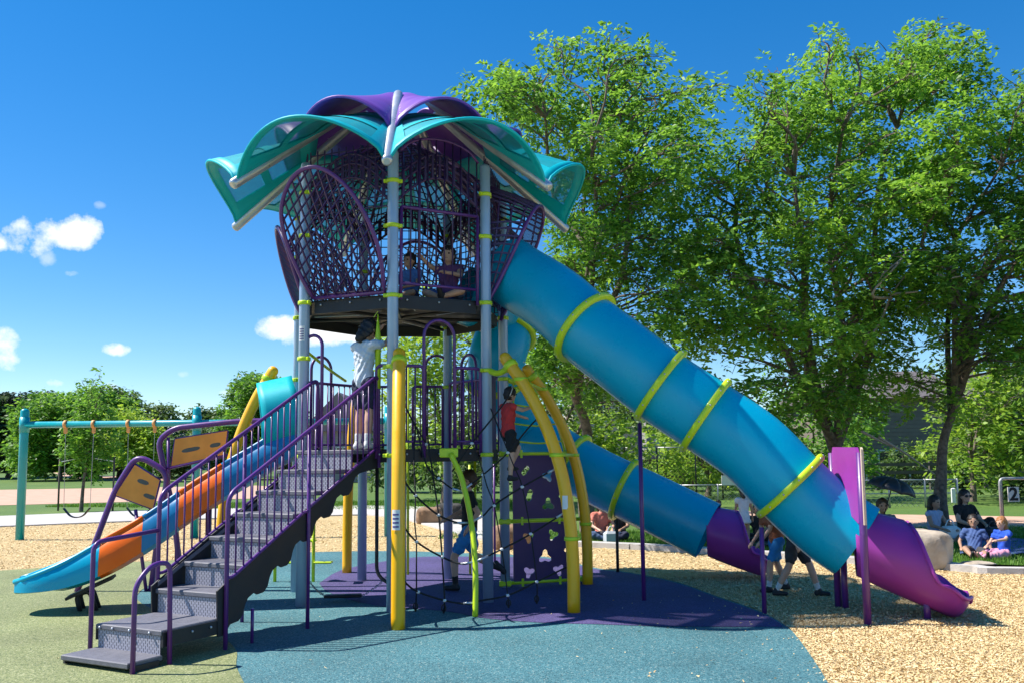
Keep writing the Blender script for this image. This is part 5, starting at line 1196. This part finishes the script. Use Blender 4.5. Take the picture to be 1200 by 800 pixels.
def person(label, loc, rz, H, pose, skin, hair, hairstyle, top, top_m, bottom, bot_m, shoes_m, vox=.011, extra=None, look=(0,0), child=True, sock=None, grp=None):
    R = Matrix.Rotation(rz, 3, 'Z'); L = Vector(loc)
    J = {k: (R @ (Vector(v)*H))+L for k, v in pose.items()}
    root = thing('person', label, 'person', L, grp); k = H; slim = 1.0 if child else 1.12
    fwd = R @ Vector((0,-1,0)); rgt = R @ Vector((1,0,0)); hy = Matrix.Rotation(look[0], 3, 'Z'); fwd_h = hy @ fwd; rgt_h = hy @ rgt; HR = .066*k if child else .060*k
    up = (J['head']-J['neck']).normalized()
    def build(inf, parts):
        mb = MB()
        if 'torso' in parts:
            cap(mb, J['pelvis'], J['waist'], .066*k*slim+inf, .060*k*slim+inf); w = (J['shL']-J['shR']).normalized()
            for s in (-1,1):
                cap(mb, J['pelvis']+w*.032*k*s, J['waist']+w*.022*k*s, .055*k*slim+inf, .050*k*slim+inf); cap(mb, J['waist']+w*.02*k*s, J['chest']+w*.036*k*s, .052*k*slim+inf, .056*k*slim+inf)
            cap(mb, J['chest'], J['neck'].lerp(J['chest'],.25), .064*k*slim+inf, .042*k+inf)
            for s in 'LR': cap(mb, J['chest'].lerp(J['neck'],.6), J['sh'+s], .040*k+inf, .036*k+inf)
        if 'neck' in parts: cap(mb, J['neck'].lerp(J['chest'],.3), J['head'].lerp(J['neck'],.4), .030*k, .028*k)
        if 'head' in parts:
            c = J['head']; mb.ball(c+up*.012*k, HR, (.92,1.0,1.12), 14, 10); mb.ball(c+fwd_h*.016*k-up*.028*k, HR*.72, (.88,.9,1.0), 12, 8)
            mb.ball(c+fwd_h*(HR*.98)-up*.008*k, .0105*k, (.8,1.2,1.5), 8, 6)       # nose
            mb.ball(c+fwd_h*(HR*.80)-up*.044*k, .018*k, n=8, m=6)                     # chin
            for s in (-1,1): mb.ball(c+rgt_h*s*HR*.93-up*.004*k, .015*k, (.45,.8,1.25), 8, 6)
        for s in 'LR':
            if 'uparm' in parts: cap(mb, J['sh'+s], J['sh'+s].lerp(J['el'+s], parts['uparm']), .034*k+inf, (.034-.009*parts['uparm'])*k+inf)
            if 'arm' in parts:
                cap(mb, J['sh'+s], J['el'+s], .031*k*slim, .024*k*slim); cap(mb, J['el'+s], J['wr'+s], .024*k*slim, .017*k)
                d = (J['wr'+s]-J['el'+s]).normalized(); side = d.cross(Vector((0,0,1))); side = side.normalized() if side.length > .1 else rgt; nn = side.cross(d)
                pc = J['wr'+s]+d*.028*k; cap(mb, J['wr'+s]+d*.006*k, pc+d*.018*k, .017*k, .019*k)
                for q, (o, ln) in enumerate(((-.020,.034),(-.007,.042),(.007,.039),(.020,.029))):
                    a = pc+side*o*k+d*.022*k; b_ = a+d*ln*k*.55+nn*.003*k; cap(mb, a, b_, .0075*k, .0068*k, 7); cap(mb, b_, b_+d*ln*k*.32-nn*.014*k, .0068*k, .0056*k, 7)
                th = pc-side*.020*k; cap(mb, th, th-side*.016*k+d*.022*k-nn*.006*k, .0085*k, .0065*k, 7)
            if 'leg' in parts:
                cap(mb, J['hi'+s], J['kn'+s], .052*k*slim, .034*k*slim); m_ = J['kn'+s].lerp(J['an'+s],.32); cap(mb, J['kn'+s], m_, .034*k*slim, .036*k*slim); cap(mb, m_, J['an'+s], .035*k*slim, .021*k)
            if 'thigh' in parts: cap(mb, J['hi'+s], J['hi'+s].lerp(J['kn'+s], min(1,parts['thigh'])), .055*k*slim+inf, (.055-.015*min(1,parts['thigh']))*k*slim+inf*1.4)
            if 'thigh' in parts and parts['thigh'] > 1: cap(mb, J['kn'+s], J['kn'+s].lerp(J['an'+s], parts['thigh']-1), .038*k*slim+inf, .026*k+inf)
            if ('foot' in parts or 'shoe' in parts) and parts.get('only', s) == s:
                sh_ = (J['an'+s]-J['kn'+s]).normalized(); f_ = fwd if sh_.z < -.5 else (fwd*.5+Vector((0,0,1))*.6).normalized(); g_ = Vector((0,0,-1)) if sh_.z < -.5 else sh_
                a = J['an'+s]+g_*.022*k; q = .021*k+(.006*k if 'shoe' in parts else 0); cap(mb, a-f_*.018*k, a+f_*.085*k, q, q*.82)
                if 'shoe' in parts: cap(mb, J['an'+s]+Vector((0,0,.012*k)), a, .027*k, .026*k)
            if 'socks' in parts and parts['only'] == s: cap(mb, J['an'+s], J['an'+s].lerp(J['kn'+s],.3), .024*k, .030*k)
        if 'skirt' in parts:
            a = J['waist']; b_ = J['pelvis']-Vector((0,0,.13*k)) if pose['pelvis'][2] > .3 else J['pelvis']
            mb.tube([a+Vector((0,0,.02*k)), a, J['pelvis'], b_, b_-Vector((0,0,.006))], [.05*k,.066*k,.098*k,.125*k,.10*k], 16)
        return mb
    PEND.append(('body', build(0, dict(torso=1,neck=1,head=1,arm=1,leg=1,foot=1)), skin, root, vox))
    if top: PEND.append((top, build(.009, dict(torso=1, uparm={'shirt':.55,'tee':.55,'long_sleeve':1,'tank':.12,'dress':.25}[top], **({'skirt':1} if top=='dress' else {}))), top_m, root, vox))
    if bottom: PEND.append((bottom, build(.010, dict(thigh={'shorts':.72,'trousers':1.9,'leggings':1.9}[bottom])) , bot_m, root, vox))
    for s in 'LR':
        if shoes_m: PEND.append(('shoe', build(0, dict(shoe=1, only=s)), shoes_m, root, vox))
    for s in 'LR':
        if sock: PEND.append(('sock', build(.004, dict(socks=1, only=s)), sock, root, vox))
    c = J['head']+up*.012*k; mb = MB(); back = -fwd_h
    mb.ball(c+up*.014*k+back*.012*k, HR*1.10, (.98,1.0,1.08), 14, 10)
    if hairstyle == 'short': mb.ball(c+back*.022*k-up*.012*k, HR*.93, n=12, m=8)
    if hairstyle in ('long','bob'):
        ln = .20 if hairstyle == 'long' else .09; cap(mb, c+back*.034*k, c+back*.062*k-up*ln*k, HR*.86, HR*.55)
        for s in (-1,1): cap(mb, c+rgt_h*s*HR*.72+back*.015*k, c+rgt_h*s*HR*.68+back*.03*k-up*(ln*.8)*k, HR*.38, HR*.22)
    # strands: thin ridges combed over the cap
    for i in range(14):
        a = 2*math.pi*i/14; dd = rgt_h*math.cos(a)+fwd_h*math.sin(a)*.8; cap(mb, c+up*HR*1.12+back*.012*k, c+up*HR*.55+dd*HR*.92+back*.02*k, .009*k, .010*k, 6)
    PEND.append(('hair', mb, hair, root, vox, (c+fwd_h*HR*1.25-up*HR*.55, fwd_h, HR)))
    for s in (-1,1):
        e = MB(); e.ball(J['head']+fwd_h*HR*.90+rgt_h*s*.022*k+up*.012*k, .0085*k, n=8, m=6); obj('eye', e, M_eye, root)
    e = MB(); e.ball(J['head']+fwd_h*HR*.90-up*.030*k, .011*k, (1.3,.7,.4), 8, 5); obj('mouth', e, M_lip, root)
    if extra: extra(root, J, k, fwd_h, rgt_h, up, HR)
    return root
def rzf(px_dir): return math.radians(px_dir)      # 0 faces the camera, +90 faces right, -90 faces left, 180 away
navy = cloth('navy',(.02,.025,.06)); blk = cloth('black',(.018,.018,.02)); wht = cloth('pale_blue_white',(.60,.66,.74)); blu = cloth('royal_blue',(.02,.09,.55)); sky_ = cloth('bright_blue',(.03,.25,.62)); gry = cloth('charcoal',(.05,.05,.06))
wdress = cloth('white',(.68,.68,.74)); pnk = cloth('pink',(.70,.32,.45)); red = cloth('red',(.60,.04,.04)); tealc = cloth('teal',(.03,.30,.35)); coral = cloth('coral',(.65,.20,.15)); jean = cloth('denim',(.07,.12,.24)); dblue = cloth('slate_blue',(.06,.11,.28)); orng = cloth('rust',(.42,.14,.07)); purp = cloth('plum',(.16,.06,.20))
sh_w = mat('white_shoe', (.62,.62,.62), .6); sh_k = mat('dark_shoe', (.02,.02,.025), .6); sock_w = cloth('white_sock',(.7,.7,.7)); sock_k = blk
# boy under the tower, walking left
g = G(541,691)
person('boy in black T-shirt and blue shorts walking under the lower deck', (g.x+.10,g.y,0), rzf(-90), 1.42, dict(BASE, anL=(.05,-.12,.05), knL=(.05,-.13,.29), anR=(-.05,.26,.17), knR=(-.05,.03,.29), elL=(.13,.08,.66), wrL=(.13,.0,.54), elR=(-.14,-.07,.66), wrR=(-.12,-.19,.60)), M_skin, M_hair_b, 'short', 'tee', blk, 'shorts', sky_, sh_k, sock=sock_k)
# child on the landing at the head of the stairs, arms raised
p = at(426,527,9.72)
person('child in white T-shirt reaching up at the top of the stairs', (p.x,p.y,ZL), rzf(140), 1.40, dict(BASE, head=(0,-.05,.925), elL=(.12,-.13,.84), wrL=(.09,-.22,.95), elR=(-.13,-.12,.82), wrR=(-.08,-.22,.93)), M_skin, M_hair, 'bob', 'tee', wht, 'shorts', navy, sh_w, sock=sock_w)
# climber on the net
p = at(596,563,9.95)
person('small child in a red top climbing the rope net beside the right blue post', (p.x,p.y,p.z), rzf(120), 1.02, dict(BASE, head=(0,-.03,.925), elL=(.14,-.10,.74), wrL=(.13,-.26,.70), elR=(-.14,-.10,.76), wrR=(-.13,-.24,.80), knL=(.06,-.16,.36), anL=(.06,-.06,.15)), M_skin, M_hair, 'short', 'tank', red, 'shorts', blk, sh_k)
# two on the upper deck
p = at(481,350,10.45)
person('child in a blue shirt sitting on the upper deck behind the front bars', (p.x,p.y,ZU), rzf(-30), 1.12, SIT, M_skin_d, M_hair, 'short', 'tee', cloth('sky_blue',(.07,.18,.48)), 'shorts', navy, sh_k)
p = at(526,352,10.5)
person('long-haired child kneeling on the upper deck beside the right post', (p.x,p.y,ZU), rzf(-10), 1.28, sitlegs(elR=(-.15,-.10,.36), wrR=(-.20,-.15,.42), elL=(.13,-.09,.27), wrL=(.03,-.17,.28)), M_skin, M_hair, 'long', 'tank', purp, 'shorts', dblue, sh_k)
# two boys on the chips
g = G(912,693)
person('boy in blue shorts and rust shirt walking bent forward under the tube slide', (g.x,g.y,0), rzf(-80), 1.15, dict(BASE, chest=(0,-.06,.73), neck=(0,-.09,.80), head=(0,-.14,.89), shL=(.105,-.08,.78), shR=(-.105,-.08,.78), elL=(.13,-.13,.64), wrL=(.10,-.22,.52), elR=(-.13,-.10,.62), wrR=(-.12,-.20,.50), anL=(.05,-.12,.05), knL=(.05,-.10,.29), anR=(-.05,.12,.06), knR=(-.05,.02,.28)), M_skin, M_hair_b, 'short', 'tee', orng, 'shorts', sky_, sh_k, sock=wht)
g = G(933,698)
person('boy in charcoal shorts striding right under the big tube slide', (g.x,g.y,0), rzf(70), 1.22, dict(BASE, chest=(0,-.03,.74), anL=(.05,-.20,.05), knL=(.05,-.13,.28), anR=(-.05,.17,.05), knR=(-.05,.05,.28), elL=(.14,.06,.66), wrL=(.14,.02,.54)), M_skin, M_hair, 'short', 'tee', blk, 'shorts', gry, sh_k, sock=sock_w)
# girl in the white dress
g = G(873,640)
person('black-haired girl in a white dress standing with her back turned', (g.x,g.y,0), rzf(170), 1.02, BASE, M_skin_d, M_hair, 'bob', 'dress', wdress, None, None, sh_w, vox=.014)
# picnic group on the shaded lawn left of her
PG2 = [((823,598),.98,-20,blk,gry,'short','leftmost of the three seated people in black above the spiral slide exit',M_hair),
       ((842,602),1.0,30,blk,navy,'bob','second of the three seated people in black above the spiral slide exit',M_hair),
       ((857,632),.9,20,tealc,gry,'short','child in a teal shirt sitting beside the girl in the white dress',M_hair),
       ((889,634),1.15,-30,blk,blk,'bob','person in black sitting in the shade right of the girl in the white dress',M_hair),
       ((757,600),1.0,0,blk,gry,'short','person with dark hair sitting far back behind the spiral tube',M_hair)]
for (px,py),H,a,tm,bm,hs_,lab,hm in PG2:
    g = G(px, max(py,618)); person(lab, (g.x,g.y,-.02), rzf(a), H*1.12, SIT, M_skin_d, hm, hs_, 'tee', tm, 'trousers', bm, sh_k, vox=.017)
g = G(705,632)
person('person in a coral top and jeans sitting behind the yellow arches', (g.x,g.y,-.02), rzf(10), 1.45, SIT, M_skin, M_hair, 'bob', 'tee', coral, 'trousers', jean, sh_w, vox=.015)
g = G(722,633)
person('person in dark clothes sitting to the right of the one in the coral top', (g.x+.1,g.y+.2,-.02), rzf(-30), 1.4, SIT, M_skin_d, M_hair, 'short', 'tee', blk, 'trousers', navy, sh_k, vox=.015)
# right-hand picnic
def shades(root, J, k, f, r, up, HR):
    mb = MB(); c = J['head']+f*HR*.93+up*.012*k
    for s in (-1,1): mb.ball(c+r*s*.024*k, .020*k, (1.1,.5,.8), 10, 6)
    mb.tube([c-r*.05*k, c, c+r*.05*k], .004*k, 5); obj('sunglasses', mb, M_black, root)
g = G(1132,629)
person('woman in black wearing sunglasses, sitting on the lawn right of the leaning trunk', (g.x,g.y,-.02), rzf(15), 1.66, sitlegs(knL=(.20,-.16,.20), anL=(.16,-.36,.04), knR=(-.15,-.22,.10)), M_skin, M_hair, 'long', 'tee', blk, 'trousers', blk, sh_k, vox=.015, extra=shades, child=False)
g = G(1143,650)
person('boy in a slate-blue T-shirt lounging on the grass in front of the woman in black', (g.x,g.y,-.02), rzf(-25), 1.22, sitlegs(waist=(0,.04,.15), chest=(0,.09,.25), neck=(0,.12,.33), head=(0,.12,.43), shL=(.105,.1,.31), shR=(-.105,.1,.31), elL=(.17,.08,.17), wrL=(.2,.0,.03), elR=(-.17,.08,.18), wrR=(-.16,-.12,.12), knL=(.10,-.24,.07), anL=(.12,-.44,.04), knR=(-.12,-.22,.12), anR=(-.05,-.40,.04)), M_skin_d, M_hair, 'short', 'tee', dblue, 'shorts', gry, sh_k, vox=.012)
g = G(1177,652)
person('ginger girl in a bright blue top and pink leggings on the grass', (g.x,g.y,-.02), rzf(-70), 1.12, sitlegs(knL=(.06,-.24,.06), anL=(.05,-.45,.04), knR=(-.08,-.22,.08), anR=(-.04,-.42,.04), elL=(.14,-.12,.27), wrL=(.12,-.24,.26)), M_skin, M_hair_g, 'long', 'tee', blu, 'leggings', pnk, None, vox=.012)
g = G(1096,633)
person('person with long black hair sitting behind the tan boulder, against the trunk', (g.x,g.y,-.02), rzf(30), 1.5, SIT, M_skin_d, M_hair, 'long', 'tank', cloth('pale_blue',(.35,.42,.6)), 'shorts', jean, None, vox=.015)
g = G(1036,640); UM = g
person('person sitting beneath the black umbrella', (g.x,g.y,-.02), rzf(-10), 1.5, SIT, M_skin_d, M_hair_b, 'short', 'tee', cloth('grey_tee',(.2,.22,.25)), 'trousers', navy, sh_k, vox=.016)
# umbrella
um = thing('umbrella', 'black umbrella with a drooping rim shading a seated person left of the boulder', 'umbrella', (g.x+.12, g.y-.15, 0)); c = Vector((g.x+.10, g.y-.15, .95)); tilt = Matrix.Rotation(.28,3,'Y') @ Matrix.Rotation(.12,3,'X')
mb = MB(); mb.tube([c+tilt @ Vector((0,0,.30)), c+tilt @ Vector((0,0,-.62))], .009, 6); obj('shaft', mb, M_black, um)
for i in range(8):
    mb = MB()
    def pf(u, v):
        a = 2*math.pi*(i+u)/8; r = .42*math.sin(v*1.35)/math.sin(1.35)*(1-.06*math.sin(math.pi*u)*v); return c+tilt @ Vector((r*math.cos(a), r*math.sin(a), .26*math.cos(v*1.45)+.02*math.sin(math.pi*u)*v-.02))
    mb.grid(pf, 4, 6, .003); obj('canopy_panel', mb, mat('umbrella_black', (.02,.02,.025), .45), um)
    m2 = MB(); m2.tube([pf(0,v/5)-Vector((0,0,.006)) for v in range(6)], .004, 4); obj('rib', m2, M_chain, um)
# picnic things
def blanket(label, px0, px1, py0, py1, m):
    a = [G(px0,py1), G(px1,py1), G(px1,py0), G(px0,py0)]; mb = MB()
    mb.grid(lambda u, v: a[0].lerp(a[1],u).lerp(a[3].lerp(a[2],u),v)+Vector((0,0,.03+.012*math.sin(u*17+v*9)*math.cos(v*13))), 16, 12, .008); o = obj('picnic_blanket', mb, m, None, origin=(a[0]+a[2])/2); tag(o, label, 'blanket')
blanket('blue picnic blanket spread under the children at the right', 1125, 1215, 632, 650, dblue)
blanket('dark blanket under the group in the shade behind the spiral slide', 830, 905, 626, 640, gry)
def bag(label, px, py, s, m, cat='bag'):
    g = G(px,py); t = thing('bag', label, cat, (g.x,g.y,0)); mb = MB(); mb.box((g.x,g.y,s*.5), (s*1.1,s*.7,s), Matrix.Rotation(.3,3,'Z'), s*.18); obj('pouch', mb, m, t); mb = MB(); mb.tube(cr([(g.x-s*.3,g.y,s*.95),(g.x-.1*s,g.y,s*1.35),(g.x+s*.15,g.y,s*1.35),(g.x+s*.3,g.y,s*.95)],4), .012, 6); obj('strap', mb, m, t)
bag('white cool bag on the lawn between the leaning trunk and the woman in black', 1114, 634, .28, M_white)
bag('grey bag standing behind the girl in the blue top', 1164, 634, .26, gry)
bag('pale bag on the grass beside the person in the coral top', 716, 636, .22, mat('pale_cloth', (.5,.53,.58), .8))
# ---- voxel-fuse every body and garment into one continuous skin each
tmp = []
for rec in PEND:
    nm, mb, m, root, vox = rec[:5]; me = mb.mesh(nm, wloc(root)); o = bpy.data.objects.new(nm, me); COL.objects.link(o)
    r_ = o.modifiers.new('r','REMESH'); r_.mode = 'VOXEL'; r_.voxel_size = vox*(1.0 if nm in ('body',) else 1.15); r_.use_smooth_shade = True
    s_ = o.modifiers.new('s','SMOOTH'); s_.factor = .5; s_.iterations = 2 if nm == 'body' else 4; tmp.append((o, rec))
bpy.context.view_layer.update(); dg = bpy.context.evaluated_depsgraph_get()
for o, rec in tmp:
    me = bpy.data.meshes.new_from_object(o.evaluated_get(dg)); o.modifiers.clear(); me.materials.clear(); me.materials.append(rec[2])
    if rec[0] == 'hair' and len(rec) > 5:    # clear the hair away from the face
        c, f, HR = rec[5]; base = wloc(rec[3]); n = len(me.vertices); co_ = np.empty(n*3, np.float32); me.vertices.foreach_get('co', co_); co_ = co_.reshape(-1,3); q = co_-np.array(c-base); d = np.linalg.norm(q,axis=1); R0 = HR*1.12; k_ = d < R0
        co_[k_] += (q[k_]/(d[k_][:,None]+1e-6))*((R0-d[k_])[:,None])*.999; fv = np.array(f); 
        me.vertices.foreach_set('co', co_.ravel()); me.update()
    if rec[0] not in ('body','shoe','sock'):
        n = len(me.vertices); c1 = np.empty(n*3, np.float32); me.vertices.foreach_get('co', c1); c1 = c1.reshape(-1,3); n1 = np.empty(n*3, np.float32); me.vertices.foreach_get('normal', n1); n1 = n1.reshape(-1,3); x, y, z = c1[:,0], c1[:,1], c1[:,2]; sd0 = len(rec[3]['label']) % 7
        if rec[0] == 'hair': d_ = .0035*np.sin(x*310+5*np.sin(z*22)+sd0)+.003*np.sin(y*270+4*np.sin(z*31))+.003*np.sin(z*90+x*60)
        else: d_ = .0045*np.sin(z*52+9*np.sin(x*13+sd0)+6*np.sin(y*17))+.0035*np.sin(x*61+z*33+5*np.sin(z*19))
        me.vertices.foreach_set('co', (c1+n1*d_[:,None]).astype(np.float32).ravel()); me.update()
    o.data = me; o.name = rec[0]; me.name = rec[0]; o.parent = rec[3]; o.location = (0,0,0)
